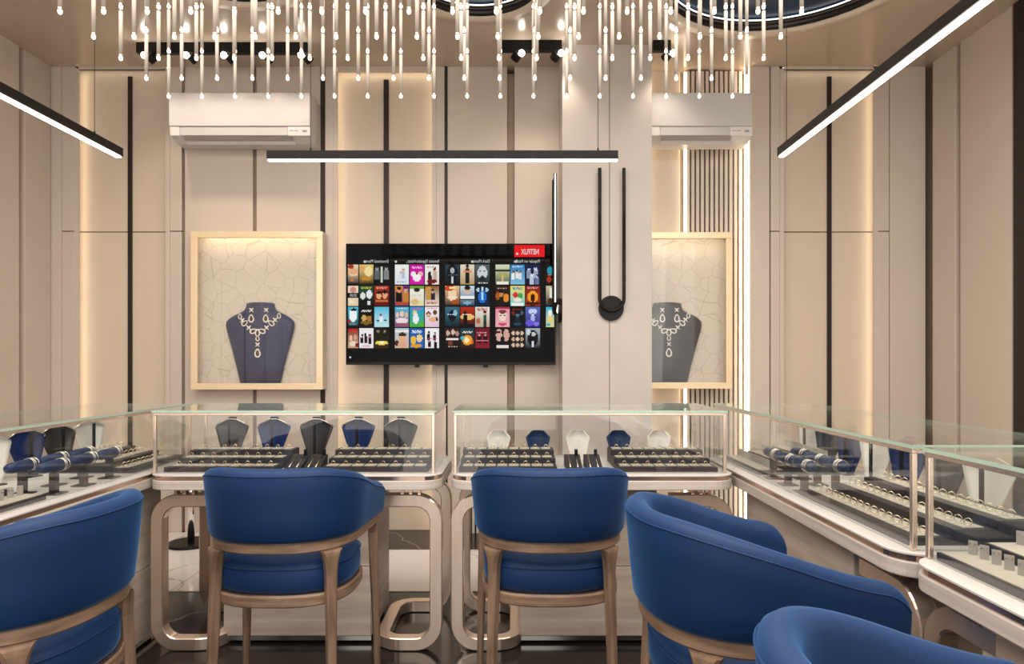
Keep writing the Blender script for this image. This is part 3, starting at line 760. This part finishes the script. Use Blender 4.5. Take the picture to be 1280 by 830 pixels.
big_bust(325.5, 378.5, 4.638, 'navy_bust', 'large navy bust in the left wall case', 'amber', dz[0]+.0125)
big_bust(834, 378.5, 4.66, 'dark_bust', 'large black bust in the right wall case', 'black', PZ(486, YF2)+.0125)

# ================================================================== AIR CONDITIONERS
def aircon(x0, x1, label):
    yb, yf = 4.664, 4.447; zt = PZ(116, yf); z1 = PZ(158, yf); z2 = PZ(169, yf); zb = PZ(177.5, 4.5)
    t = empty('air_conditioner', ((x0+x1)/2, yb, zb), label=label, cat='air conditioner', group='white wall air conditioners'); hw = (x1-x0)/2
    def pr(poly, a, b, nm, m, bev=.003):
        vs = [(x, y-yb, z-zb) for x in (a, b) for y, z in poly]; k = len(poly)
        return MB().add(vs, [(i, (i+1) % k, k+(i+1) % k, k+i) for i in range(k)]+[tuple(range(k-1, -1, -1)), tuple(range(k, 2*k))]).build(nm, m, t, bev)
    pr([(yf+.014, zt-.004), (yb, zt-.004), (yb, zb+.0), (yf+.10, zb), (yf+.012, z2+.006)], -hw+.004, hw-.004, 'body', 'ac_white', .004)
    pr([(yf, zt), (yf+.012, zt), (yf+.012, z1+.003), (yf, z1+.003)], -hw, hw-.008, 'front_panel', 'ac_white', .003)
    pr([(yf+.004, z1), (yf+.012, z1), (yf+.014, z2), (yf+.008, z2)], -hw+.004, -hw+.068, 'end_panel', 'ac_label', .001)
    pr([(yf+.004, z1), (yf+.012, z1), (yf+.014, z2), (yf+.008, z2)], hw-.155, hw-.006, 'end_panel', 'ac_label', .001)
    pr([(yf+.006, z1-.003), (yf+.011, z1-.003), (yf+.014, z2+.002), (yf+.010, z2+.002)], -hw+.072, hw-.159, 'louver', 'ac_white', .001)
    pr([(yf+.0145, z2-.001), (yf+.0285, z2-.001), (yf+.046, z2-.02), (yf+.040, z2-.022)], -hw+.085, hw-.14, 'outlet', 'ac_grey', 0)
    pr([(yf+.05, z2-.024), (yf+.056, z2-.024), (yf+.072, z2-.040), (yf+.066, z2-.042)], -hw+.09, hw-.12, 'louver', 'ac_white', .001)
    pr([(yf+.0035, z1-.022), (yf+.006, z1-.022), (yf+.009, z1-.036), (yf+.006, z1-.036)], hw-.058, hw-.028, 'display_window', 'ac_grey', 0)
    for a, b in ((-.142, -.115), (-.108, -.086)):
        pr([(yf+.0035, z1-.024), (yf+.006, z1-.024), (yf+.007, z1-.028), (yf+.005, z1-.028)], hw+a, hw+b, 'marking', 'ac_grey', 0)
aircon(PX(211, 4.447), PX(388.5, 4.447), 'white split air conditioner high on the wall above the left wall case')
aircon(.912, PX(942, 4.447), 'white split air conditioner beside the column, over the slatted wall')

# ================================================================== TV
TY = 4.56
t = empty('television', (PX(564, TY), TY+.03, PZ(456, TY)), label='large flat television with a mirrored streaming menu of film posters', cat='television')
ox, oy, oz = t.location
X0, X1, Z0, Z1 = PX(432.3, TY)-ox, PX(694.5, TY)-ox, 0, PZ(304.3, TY)-oz
B(X0, X1, -.03, .02, Z0, Z1).build('casing', 'tv_black', t, .003)
B(X0+.15, X1-.15, .02, 4.664-oy, .15, Z1-.2).build('wall_mount', 'black_metal', t)
scr = B(X0+.006, X1-.006, -.0315, -.030, Z0+.018, Z1-.006).build('screen', 'screen_black', t)
for x in (521, 607): B(PX(x, TY)-ox-.015, PX(x, TY)-ox+.015, -.03, .0, -.018, 0).build('tv_foot', 'black_metal', t, .003)  # small blocks below the casing are the television's feet
def sx(x): return PX(x, TY-.03)*(1)-ox
def sz(y): return PZ(y, TY-.03)-oz
SYo = -.0335
def text_mesh(s, size, xr, y, m, parent, mirror=True, name='menu_text', offset=0, wscale=1):
    c = bpy.data.curves.new('txt', 'FONT'); c.body = s; c.size = size; c.offset = offset
    o = bpy.data.objects.new('txt', c); COL.objects.link(o)
    dg = bpy.context.evaluated_depsgraph_get(); me = bpy.data.meshes.new_from_object(o.evaluated_get(dg))
    bpy.data.objects.remove(o); me.name = name
    for v in me.vertices:
        x, yy = v.co.x*wscale, v.co.y
        v.co = (sx(xr)-x if mirror else sx(xr)+x, SYo-.0004, sz(y)+yy)
    me.materials.clear(); me.materials.append(M[m])
    ob = bpy.data.objects.new(name, me); COL.objects.link(ob); ob.parent = parent; return ob
# posters: raster painted from short recipes
PW, PH = 14, 20
HEX = lambda h: tuple((int(h[i:i+2], 16)/255)**2.2 for i in (0, 2, 4))
def raster(rec_):
    top, bot, ops = rec_
    a, b = HEX(top), HEX(bot); im = [[tuple(a[k]+(b[k]-a[k])*j/(PH-1) for k in range(3)) for i in range(PW)] for j in range(PH)]
    for op in ops:
        k = op[0]
        for j in range(PH):
            for i in range(PW):
                u, v = (i+.5)/PW, (j+.5)/PH
                if k == 'e':   # ellipse cx cy rx ry
                    if ((u-op[1])/op[3])**2+((v-op[2])/op[4])**2 < 1: im[j][i] = HEX(op[5])
                elif k == 'b':
                    if op[1] <= u <= op[3] and op[2] <= v <= op[4]: im[j][i] = HEX(op[5])
                elif k == 'p':  # person: head + shoulders at cx, cy, size
                    cx_, cy_, s_ = op[1:4]
                    if abs(u-cx_) < s_*1.1*(1-max(0, (cy_+s_*.6-v))*4) and v > cy_+s_*.5 and v < cy_+s_*3.4: im[j][i] = HEX(op[5])
                    if ((u-cx_)/(s_*.75))**2+((v-cy_)/(s_*.75))**2 < 1: im[j][i] = HEX(op[4])
                    if ((u-cx_)/(s_*.8))**2+((v-cy_+s_*.55)/(s_*.4))**2 < 1: im[j][i] = HEX(op[6])
                elif k == 't':  # speckled title band
                    if op[1] <= v <= op[2] and .12 < u < .88 and (i*7+j*3) % 5 < 3: im[j][i] = HEX(op[3])
    return im
rows = [
 [('f0d8b8', '1a0d06', [('e', .5, .4, .5, .22, 'e8b080'), ('e', .3, .1, .3, .12, 'a03818'), ('t', .5, .56, 'fff0e0'), ('e', .4, .78, .2, .08, 'c87838')]),
  ('e8c878', '3a2408', [('e', .65, .35, .3, .24, 'f4e0a0'), ('e', .2, .2, .2, .18, 'e0a868'), ('e', .5, .7, .4, .12, 'c88830'), ('t', .84, .9, '806030')]),
  ('050505', '080808', [('p', .2, .2, .16, 'a0a0a0', '606468', '202020'), ('p', .8, .2, .16, 'a0a0a0', '808488', '202020'), ('b', .42, .08, .56, .9, 'c8d0c0')]),
  ('f4f2f0', 'dce8f0', [('p', .6, .3, .12, 'e8c0a8', 'a8c8dc', 'c8a078'), ('p', .4, .45, .1, 'e8d0c0', 'e8e0e8', 'c0a090'), ('t', .84, .88, '808890')]),
  ('c818a0', 'd820a8', [('t', .08, .2, 'ffc8f0'), ('e', .25, .48, .2, .12, 'f8f0f0'), ('e', .75, .48, .2, .12, 'f0b8b0'), ('e', .5, .64, .3, .2, 'fff4fc'), ('e', .5, .45, .1, .08, '803030')]),
  ('f6f2ee', 'f0e8e0', [('p', .7, .3, .14, 'e0a888', 'c8b0a0', '402018'), ('p', .35, .5, .14, '201818', '301818', '201010'), ('t', .08, .14, 'b04038'), ('e', .5, .84, .35, .1, '701818')]),
  ('30404c', '0a1014', [('e', .5, .45, .36, .45, '0a0c10'), ('e', .5, .3, .16, .14, 'b0b8c0'), ('b', .4, .62, .6, .95, 'd0d8dc'), ('t', .5, .54, '607078')]),
  ('e8dcc4', 'b89868', [('p', .5, .15, .14, '604028', '1a1410', '201008'), ('b', .2, .3, .8, .42, 'd88868'), ('b', .38, .6, .62, .95, '141010')]),
  ('586468', '1c2428', [('e', .5, .42, .34, .36, 'd0d4d8'), ('b', .28, .3, .44, .36, '202428'), ('b', .56, .3, .72, .36, '202428'), ('e', .5, .68, .2, .12, '202428'), ('t', .88, .95, 'f0f0f0')]),
  ('d8dcc0', '4c5820', [('b', 0, .26, 1, .34, '283010'), ('e', .5, .5, .4, .1, 'a8a860'), ('b', .05, .86, .95, .98, 'f4f0e8'), ('b', .45, .5, .55, .84, 'c8b880')]),
  ('2878b8', '80c0e0', [('p', .2, .4, .1, 'e8c0a0', 'f4f4f0', '604020'), ('p', .45, .36, .1, 'e8c0a0', 'f0ece4', '302010'), ('p', .7, .4, .1, 'e8c0a0', 'e4e8f0', '806040'), ('t', .06, .14, 'c0e0f8')]),
  ('18244c', '0c1430', [('p', .22, .22, .14, 'd0d8e8', '8894b0', '101830'), ('p', .7, .2, .14, 'e0e4f0', 'a0a8c8', '101830'), ('p', .45, .5, .14, 'e8ecf4', 'c0c8e0', '101830'), ('p', .8, .6, .12, 'c8d0e0', '6878a0', '101830')]),
  ('0c1820', '201008', [('e', .5, .3, .35, .2, '2898b0'), ('e', .4, .75, .3, .15, 'a83820'), ('t', .5, .56, 'd8a060')])],
 [('f0d8c0', 'e8d0a8', [('b', 0, .36, 1, .6, '080808'), ('t', .42, .56, 'a0a0a0'), ('e', .5, .2, .3, .14, 'd09080'), ('e', .4, .8, .3, .1, 'f8e8c8')]),
  ('1c5038', '080808', [('t', .06, .14, 'c8c040'), ('e', .25, .5, .17, .18, 'e8e8e4'), ('e', .7, .42, .2, .22, 'f0f0f0'), ('b', .1, .72, .9, 1, '101010'), ('e', .7, .85, .12, .12, 'e0e0e0')]),
  ('a83018', '601008', [('t', .06, .16, 'f8a088'), ('e', .3, .48, .17, .18, 'e8b080'), ('e', .72, .45, .18, .18, 'e8a878'), ('e', .3, .34, .18, .08, '201008'), ('e', .72, .3, .2, .08, '181008'), ('b', .1, .72, .9, .8, 'c87040')]),
  ('d88838', '703080', [('b', .55, 0, 1, .3, '7c3898'), ('p', .3, .22, .2, 'd89868', '0c0808', '301008'), ('p', .78, .2, .18, 'd8a880', 'c88038', '502010'), ('b', .05, .82, .95, .95, 'b85020')]),
  ('f4f4ec', 'e8dcc0', [('b', 0, 0, 1, .14, '70a838'), ('e', .5, .2, .2, .1, '202018'), ('e', .35, .8, .28, .14, 'e0c080'), ('t', .46, .52, 'c0c8b8'), ('e', .8, .85, .15, .12, 'f0e0a0')]),
  ('8c5820', 'f0e0d0', [('b', .1, .05, .4, .7, 'c89848'), ('p', .55, .28, .13, 'c8a088', '282830', '100c08'), ('t', .82, .92, 'c01828')]),
  ('f0c090', '301408', [('e', .5, .45, .32, .3, 'f8d8b0'), ('e', .3, .12, .4, .12, 'd04818'), ('e', .5, .1, .2, .06, 'ffe8a0'), ('t', .56, .62, 'fff'*2), ('e', .7, .8, .3, .12, 'a85020')]),
  ('c8dce8', '20485c', [('e', .5, .25, .2, .2, 'd8b8a0'), ('e', .5, .1, .24, .1, '141414'), ('b', 0, .5, 1, .64, 'f4f6f8'), ('b', 0, .64, 1, .7, '101418'), ('e', .5, .85, .3, .08, '80b8d0')]),
  ('081428', '08203c', [('e', .2, .2, .1, .1, 'b8d8f0'), ('e', .5, .14, .1, .1, 'c8e0f4'), ('e', .8, .2, .1, .1, 'b0d0f0'), ('e', .5, .55, .3, .3, '1870c8'), ('e', .5, .5, .1, .2, 'b0e0ff')]),
  ('302010', '080604', [('t', .08, .14, 'b8b0a0'), ('p', .4, .4, .2, 'c88850', '201810', '100804'), ('e', .75, .6, .2, .2, 'e89030'), ('e', .15, .5, .14, .2, 'b05818')]),
  ('f8e060', '60d0d8', [('t', .06, .2, '208cc0'), ('e', .35, .45, .2, .14, 'd83030'), ('e', .7, .5, .18, .16, '40a850'), ('b', .05, .84, .95, .98, 'f8f8f0'), ('e', .5, .7, .3, .1, 'f4e8d0')]),
  ('801818', 'a84010', [('t', .06, .14, 'f0a0a0'), ('e', .5, .55, .36, .3, 'f8a028'), ('e', .5, .6, .14, .2, '401008'), ('e', .5, .88, .5, .1, '500808')]),
  ('c8c0a0', '281c10', [('b', .4, .1, .9, .6, 'f0ecd8'), ('e', .5, .75, .3, .14, '403020')])],
 [('48c0d0', '081014', [('e', .5, .4, .38, .36, 'f0fcfc'), ('e', .55, .14, .3, .07, '081418'), ('e', .1, .72, .1, .08, 'b81018'), ('t', .82, .92, '90a0a8')]),
  ('0c0804', '141008', [('t', .16, .26, 'f0f0e8'), ('e', .35, .55, .18, .16, 'd0a860'), ('e', .7, .58, .18, .15, 'a87838'), ('e', .5, .78, .4, .1, '806020')]),
  ('58c0e0', 'c0e8f0', [('p', .45, .42, .1, 'a87868', 'f0f4f8', '401828'), ('e', .25, .68, .08, .05, '203858'), ('e', .75, .66, .08, .05, '283048'), ('b', .1, .88, .9, .92, 'f0fafa')]),
  ('40b8d0', '905070', [('e', .18, .4, .14, .14, 'f0c8b0'), ('e', .5, .36, .15, .16, 'f4ccb4'), ('e', .82, .4, .14, .14, 'e8b898'), ('e', .5, .68, .45, .14, 'f4e0e4'), ('t', .84, .92, 'c03850'), ('t', .06, .12, 'f0f0f0')]),
  ('18a0d8', '48b038', [('e', .35, .3, .14, .13, 'f0d080'), ('e', .42, .58, .2, .28, 'f4f4f4'), ('t', .06, .13, 'e038b0'), ('e', .85, .88, .2, .1, '58b828')]),
  ('f8f4f4', 'e8c8d8', [('e', .25, .36, .16, .14, '683028'), ('e', .25, .4, .09, .09, 'e8b898'), ('e', .7, .28, .15, .12, '684028'), ('e', .6, .62, .32, .12, 'e8b088'), ('t', .04, .1, 'e02878'), ('e', .85, .62, .1, .1, '302028')]),
  ('3c6c80', '081820', [('e', .5, .45, .26, .3, '081418'), ('e', .7, .3, .14, .14, '88c0d0'), ('t', .34, .38, 'c0e0f0'), ('e', .2, .8, .2, .12, '103848')]),
  ('b83018', '281008', [('e', .5, .5, .5, .16, 'f0c070'), ('p', .35, .35, .14, '100808', '100808', '100808'), ('t', .36, .42, 'f8e8c0'), ('b', 0, .85, 1, 1, '100804')]),
  ('f0ece0', 'c0a890', [('t', .06, .2, 'c02028'), ('p', .68, .32, .12, 'd8a888', '205840', '201010'), ('b', .55, .7, .8, 1, '303028'), ('e', .2, .7, .16, .14, 'b07050')]),
  ('e898a8', 'f0b0b8', [('b', 0, 0, 1, .08, 'b02850'), ('e', .5, .44, .28, .26, 'f4d8c8'), ('e', .5, .24, .26, .1, '803840'), ('e', .36, .42, .06, .04, '301010'), ('e', .64, .42, .06, .04, '301010'), ('e', .5, .86, .3, .08, 'd04868')]),
  ('100c10', '080c14', [('t', .1, .16, 'a82020'), ('p', .5, .4, .16, '507080', '182830', '080c10'), ('e', .2, .3, .1, .1, '802018'), ('e', .8, .3, .1, .1, '406070'), ('e', .5, .84, .3, .06, '205070')]),
  ('606cb8', '282880', [('e', .5, .22, .3, .14, 'c8d8f8'), ('p', .5, .38, .1, 'e8f0ff', 'b0b8f0', '303878'), ('e', .3, .8, .3, .14, '6858d8'), ('e', .75, .84, .2, .1, '8878e8')]),
  ('30b8d8', 'e8e090', [('e', .5, .3, .25, .16, 'f8f8e8'), ('e', .5, .6, .3, .16, 'f0d080'), ('e', .3, .88, .3, .06, '40a8c0')])],
 [('801818', 'd0a080', [('t', .06, .18, 'e03830'), ('e', .3, .5, .16, .14, 'e8c0a0'), ('e', .7, .46, .16, .14, 'd8a888'), ('e', .5, .78, .36, .14, 'f0dcc8'), ('e', .85, .85, .15, .12, '802020')]),
  ('f6f0f4', 'f4f0f0', [('p', .2, .4, .11, 'e8a8c0', '181418', '402028'), ('p', .45, .36, .11, '302028', '301820', '181018'), ('p', .75, .4, .12, 'd08898', '201c20', '301820'), ('e', .5, .9, .3, .06, 'f0b8d0')]),
  ('141414', '3c2c04', [('p', .25, .14, .12, '907868', '181818', '080808'), ('p', .7, .14, .12, 'a08878', '181818', '080808'), ('e', .5, .74, .46, .1, 'f0d858'), ('e', .5, .72, .2, .06, 'fff8c0')]),
  ('b8d0e0', 'd8b898', [('e', .55, .5, .26, .22, 'e8b088'), ('e', .55, .32, .28, .1, '402820'), ('e', .15, .76, .16, .16, '502820'), ('e', .55, .84, .34, .14, 'e0a888'), ('b', 0, .12, 1, .2, 'f4ece0')]),
  ('1858a8', '2468b8', [('t', .08, .24, 'f4f4f8'), ('e', .25, .6, .2, .2, 'f0c040'), ('e', .68, .52, .22, .2, 'f4d880'), ('e', .68, .58, .12, .12, 'f4d0b0'), ('e', .45, .88, .4, .1, 'e8a020')]),
  ('f8f6f6', 'f4f0f2', [('p', .28, .25, .1, 'c0a0a0', '181418', '181018'), ('p', .7, .28, .1, 'c0a0a0', '282028', '181018'), ('p', .3, .62, .1, 'b890a0', '201820', '181018'), ('p', .72, .64, .1, 'c0a0a0', '181818', '181018'), ('t', .5, .55, 'e06090')]),
  ('40201c', '180c0c', [('e', .2, .25, .14, .13, 'd0b0a0'), ('e', .55, .2, .14, .13, 'e0c0b0'), ('e', .85, .28, .12, .12, 'b09080'), ('b', .1, .5, .95, .58, 'f0e8e0'), ('e', .35, .75, .16, .12, '804030'), ('t', .9, .95, 'c8b0a0')]),
  ('18404c', '301808', [('t', .14, .26, 'f8e8d0'), ('e', .5, .6, .34, .26, 'f8a028'), ('e', .45, .6, .18, .14, 'fff0c0'), ('e', .15, .5, .12, .1, '48b8c0'), ('e', .85, .7, .1, .1, 'd86018')]),
  ('701828', '8c1c30', [('p', .3, .32, .12, 'd8a098', '140c10', '200810'), ('p', .7, .32, .12, 'c89088', '180c10', '200810'), ('t', .22, .26, 'f0b0b8'), ('b', .1, .6, .9, .64, 'e07888')]),
  ('201410', '100c0c', [('e', .25, .35, .22, .3, 'e0b0a0'), ('e', .76, .35, .22, .3, 'd8a898'), ('e', .5, .6, .14, .2, '101018'), ('b', .04, .84, .96, .98, 'f0e4e0'), ('e', .2, .2, .2, .05, '201008')]),
  ('2c2018', '1c1410', [('e', .2, .25, .12, .09, 'e8c8b0'), ('e', .5, .25, .12, .09, 'd8b8a0'), ('e', .8, .25, .12, .09, 'e0c0a8'), ('e', .2, .55, .12, .09, 'd0b098'), ('e', .5, .55, .12, .09, 'e8c8b0'), ('e', .8, .55, .12, .09, 'c8a088'), ('e', .2, .85, .12, .09, 'e0c0a8'), ('e', .5, .85, .12, .09, 'd0b098'), ('e', .8, .85, .12, .09, 'e8c8b0')]),
  ('a8b4bc', '282c34', [('e', .5, .5, .38, .42, '101014'), ('e', .55, .3, .14, .12, 'c8ccd0'), ('b', .42, .66, .6, .95, 'e0e4e8'), ('e', .2, .2, .14, .14, 'd0dce4')])]]
cols = [(135, 187), (192, 263), (268, 341), (371, 441), (446, 517), (522, 593), (624, 696), (700, 771), (775, 847), (877, 948), (952, 1024), (1028, 1101), (1131, 1172)]
rws = [(200, 300), (307, 408), (413, 514), (520, 620)]
for j, row in enumerate(rows):
    for i, rc in enumerate(row):
        im = raster(rc); x0, x1 = sx(400+cols[i][0]/4), sx(400+cols[i][1]/4); z1, z0 = sz(280+rws[j][0]/4), sz(280+rws[j][1]/4)
        vs = [(x0+(x1-x0)*a/PW, SYo, z1+(z0-z1)*b/PH) for b in range(PH+1) for a in range(PW+1)]
        fs = [(b*(PW+1)+a, (b+1)*(PW+1)+a, (b+1)*(PW+1)+a+1, b*(PW+1)+a+1) for b in range(PH) for a in range(PW)]
        me = bpy.data.meshes.new('poster'); me.from_pydata(vs, [], fs); me.materials.append(M['screen_pixels'])
        ca = me.color_attributes.new('Col', 'FLOAT_COLOR', 'CORNER'); k = 0
        for b in range(PH):
            for a in range(PW):
                for q in range(4): ca.data[k].color = (*im[b][a], 1); k += 1
        o = bpy.data.objects.new('poster', me); COL.objects.link(o); o.parent = scr
badge = B(sx(643), sx(681), SYo, SYo+.001, sz(320.5), sz(305.5)).build('red_badge', 'screen_red', scr)
text_mesh('NETFLIX', .050, 674, 317, 'screen_white', scr, name='badge_text', offset=.0012, wscale=.64)
for s_, xr, xd in (('Popular on Netflix', 675, 645), ('Dark Movies', 612, 590), ('Romantic Opposites-Attract...', 548.5, 494), ('Emotional Movies', 485, 455)):
    text_mesh(s_, .030, xr, 327.6, 'screen_white', scr, wscale=.80 if 'Rom' not in s_ else .62)
    MB().cyl((sx(xd), SYo, sz(326.3)), (sx(xd), SYo+.001, sz(326.3)), .008, n=14, sm=False).build('menu_dot', 'screen_white', scr)
MB().cyl((sx(646.5), SYo-.0005, sz(316.5)), (sx(646.5), SYo, sz(316.5)), .008, n=14, sm=False).build('menu_dot', 'screen_white', scr)
MB().cyl((sx(436.5), SYo, sz(446.7)), (sx(436.5), SYo+.001, sz(446.7)), .007, n=14, sm=False).build('menu_dot', 'screen_white', scr)

# ================================================================== SCONCES
def sconce(loc, rz, label, m, hgt):
    t = empty('wall_sconce', loc, rz, label, 'lamp', 'u-shaped wall sconces')
    MB().cyl((0, 0, 0), (0, -.024, 0), .081, n=48).build('disc', 'black_metal', t, .002)
    p = [(-.078, -.045, hgt), (-.078, -.045, .0), (.078, -.045, .0), (.078, -.045, hgt)]
    p = [(-.078, -.045, hgt)]+[(-.078*cos(pi*i/20)*1.0, -.045, .06-.078*sin(pi*i/20)) for i in range(21)]+[(.078, -.045, hgt)]
    MB().sweep(p, circ(.0115, 10), sm=True).build('tube', m, t)
    MB().torus((0, -.026, .06), .078, .0022, axis='y', n=18, m=6, a0=pi*1.12, a1=pi*1.88).build('led_arc', 'led', t)
    B(-.01, .01, -.045, -.02, -.03, -.01).build('bracket', 'black_metal', t)
    if m == 'black_metal' and rz: B(.0885, .0915, -.049, -.041, .05, hgt-.003).build('light_strip', 'led', t)
    return t
sconce((PX(763.5, 4.34), 4.339, PZ(385.5, 4.34)), 0, 'black u-shaped wall sconce with round disc on the column front', 'black_metal', PZ(210, 4.29)-PZ(385.5, 4.34))
ss = sconce((cx0-.001, 4.44, PZ(388, 4.42)), -pi/2, 'u-shaped wall sconce seen edge on, on the column side by the television', 'black_metal', PZ(217, 4.36)-PZ(388, 4.42))

# ================================================================== LINEAR PENDANTS
def pendant(p0, p1, wires, label, wz=CZ):
    c = ((p0[0]+p1[0])/2, (p0[1]+p1[1])/2, p0[2]); t = empty('linear_pendant', c, 0, label, 'lamp', 'black linear pendant lamps')
    d = Vector(p1)-Vector(p0); L = d.length; hz = abs(d.x) > abs(d.y)
    def bar(w_, z0, z1, m, nm, e=0):
        if hz: return B(-L/2+e, L/2-e, -w_, w_, z0, z1).build(nm, m, t, .001)
        return B(-w_, w_, -L/2+e, L/2-e, z0, z1).build(nm, m, t, .001)
    bar(.019, .006, .044, 'black_metal', 'housing'); bar(.0115, .0, .0065, 'led_pendant', 'diffuser', .002)
    for q in wires:
        q = q-L/2; x, y = (q, 0) if hz else (0, q)
        MB().cyl((x, y, .044), (x, y, .06), .004, n=8).build('cable_grip', 'black_metal', t)
        MB().cyl((x, y, .06), (x, y, wz-c[2]), .0013, n=6).build('cable', 'black_metal', t)
        MB().cyl((x, y, wz-c[2]-.02), (x, y, wz-c[2]), .03, n=20).build('ceiling_cap', 'black_metal', t)
    return t
PYY = 3.05; pz = PZ(201.5, PYY)
pendant((PX(335, PYY), PYY, pz), (PX(772, PYY), PYY, pz), (.195, 1.507), 'black linear pendant lamp hanging level across the middle')
pr_ = pendant((PX(976.5, PYY), 1.25, PZ(197, PYY)), (PX(976.5, PYY), PYY, PZ(197, PYY)), (.3, 1.74), 'black linear pendant lamp running toward us on the right')
pl_ = pendant((PX(149, PYY), 1.25, PZ(197.5, PYY)), (PX(149, PYY), PYY, PZ(197.5, PYY)), (.3, 1.62), 'black linear pendant lamp running toward us on the left')

# ================================================================== TRACK SPOTS
def track(x0, x1, Y, heads, label, group):
    X0, X1 = PX(x0, Y), PX(x1, Y); t = empty('track_light', ((X0+X1)/2, Y, CZ), 0, label, 'lamp', group)
    cxx = (X0+X1)/2; hh = PZ(56.5, Y)
    B(X0-cxx, X1-cxx, -.02, .02, -.068, 0).build('track', 'black_metal', t, .002)
    for hx in heads:
        x = PX(hx, Y)-cxx
        h = MB().cyl((x, 0, -.068), (x, 0, -.085), .008, n=10).build('stem', 'black_metal', t)
        sg = -1 if X0 > -.5 else 1
        MB().cyl((x+sg*.030, .02, -.108), (x+sg*.004, -.014, -.082), .030, .028, n=20).build('spot_head', 'black_metal', h)
        e = MB()
        for k in range(6):
            pass
        rr = []
        for k in range(1, 7):
            a = pi*k/7; rr.append([(x-sg*.016+.020*sin(a)*cos(2*pi*i/14), -.026+.02*sin(a)*sin(2*pi*i/14), -.088+.020*cos(a)) for i in range(14)])
        MB().rings(rr).build('bulb', 'bulb_glow', h)
TYY = 4.33
track(172, 385, TYY, (186, 238, 285, 333, 381), 'black five headed track spotlight above the left air conditioner', 'black ceiling track lights')
track(627, 702, 4.30, (649, 698), 'black two headed track spotlight left of the column', 'black ceiling track lights')
track(816, 838, 4.30, (837,), 'black single spotlight right of the column', 'black ceiling track lights')
for i, x in enumerate((186, 238, 285, 333, 381, 649, 698, 834)):
    lamp('spot_light', 'SPOT', (PX(x, 4.3), 4.22, 3.13), 3.5, (1, .84, .68), (R(14), 0, 0), spot_size=R(95), spot_blend=.9, shadow_soft_size=.03)

# ================================================================== CHANDELIER
Y1 = 2.5
t = empty('chandelier', (0, 2.2, CZ), 0, 'crystal rod chandelier of glowing tipped glass strands across the top', 'chandelier')
zt0 = PZ(121, Y1); seg = .168
wd = MB()
zc = CZ-zt0
for k in range(3): wd.cyl((0, 0, .014+seg*k), (0, 0, seg*(k+1)-.012), .0062, n=8)
wd.cyl((0, 0, .01), (0, 0, zc-.03), .0012, n=5)
mesh_s = None; mesh_t = None; mesh_c = None
B(-1.25, 1.05, -.45, .42, -.03, 0).build('canopy', 'champagne', t, .004)
rowY = [Y1, Y1*.9365, Y1*.8745, Y1*.8165, Y1*.7575]
rowx = [(211, 915.5), (183, 933.5), (151, 954.5), (117, 976), (75, 1002)]
for r, Yr in enumerate(rowY):
    for i in range(18):
        px_ = rowx[r][0]+(rowx[r][1]-rowx[r][0])*i/17
        x = PX(px_, Yr); y = Yr-2.2; z = zt0-CZ
        if mesh_s is None:
            s = wd.build('glass_strand', 'crystal', t); mesh_s = s.data
            tip = MB()
            rr = [[(.0057*sin(a)*cos(2*pi*q/10), .0057*sin(a)*sin(2*pi*q/10), -.0057*cos(a)) for q in range(10)] for a in (.3, .8, 1.3, 1.57)]
            rr.append([(v[0], v[1], .006) for v in rr[-1]])
            tip.rings(rr); tp = tip.build('light_tip', 'tip_glow', s); mesh_t = tp.data
            cap = MB().cyl((0, 0, .006), (0, 0, .013), .0064, n=10).build('cap', 'rose_metal', s); mesh_c = cap.data
        else:
            s = bpy.data.objects.new('glass_strand', mesh_s); COL.objects.link(s); s.parent = t
            tp = bpy.data.objects.new('light_tip', mesh_t); COL.objects.link(tp); tp.parent = s
            cap = bpy.data.objects.new('cap', mesh_c); COL.objects.link(cap); cap.parent = s
        s.location = (x, y, z)
        for k in ((1, 2) if r == 0 else (1,) if r < 3 else ()):
            for me_, nm in ((mesh_t, 'light_tip'), (mesh_c, 'cap')):
                o = bpy.data.objects.new(nm, me_); COL.objects.link(o); o.parent = s; o.location = (0, 0, seg*k)

# ================================================================== STOOL BEHIND THE COUNTERS
t = empty('stool', (-2.10, 4.36, 0), 0, 'staff stool with round dark base behind the left front counter', 'stool')
MB().cyl((0, 0, .004), (0, 0, .02), .15, .14, n=40).build('base', 'black_metal', t)
MB().cyl((0, 0, .02), (0, 0, .5), .022, n=16).build('pole', 'chrome', t)
MB().rings([[(r*cos(2*pi*i/32), r*sin(2*pi*i/32), z) for i in range(32)] for r, z in ((.10, .495), (.155, .50), (.165, .52), (.16, .545), (.10, .555))]).build('seat', 'blue_velvet', t)
# low wall grille
t = empty('wall_grille', (PX(592, WY), WY-.002, 0), 0, 'low slatted grille at the foot of the back wall', 'grille')
B(-.10, .10, -.004, 0, .0, .19).build('backing', 'black_metal', t)
for i in range(7): B(-.10+i*.03, -.10+i*.03+.018, -.016, -.004, 0, .19).build('slat', 'wall_paint', t)
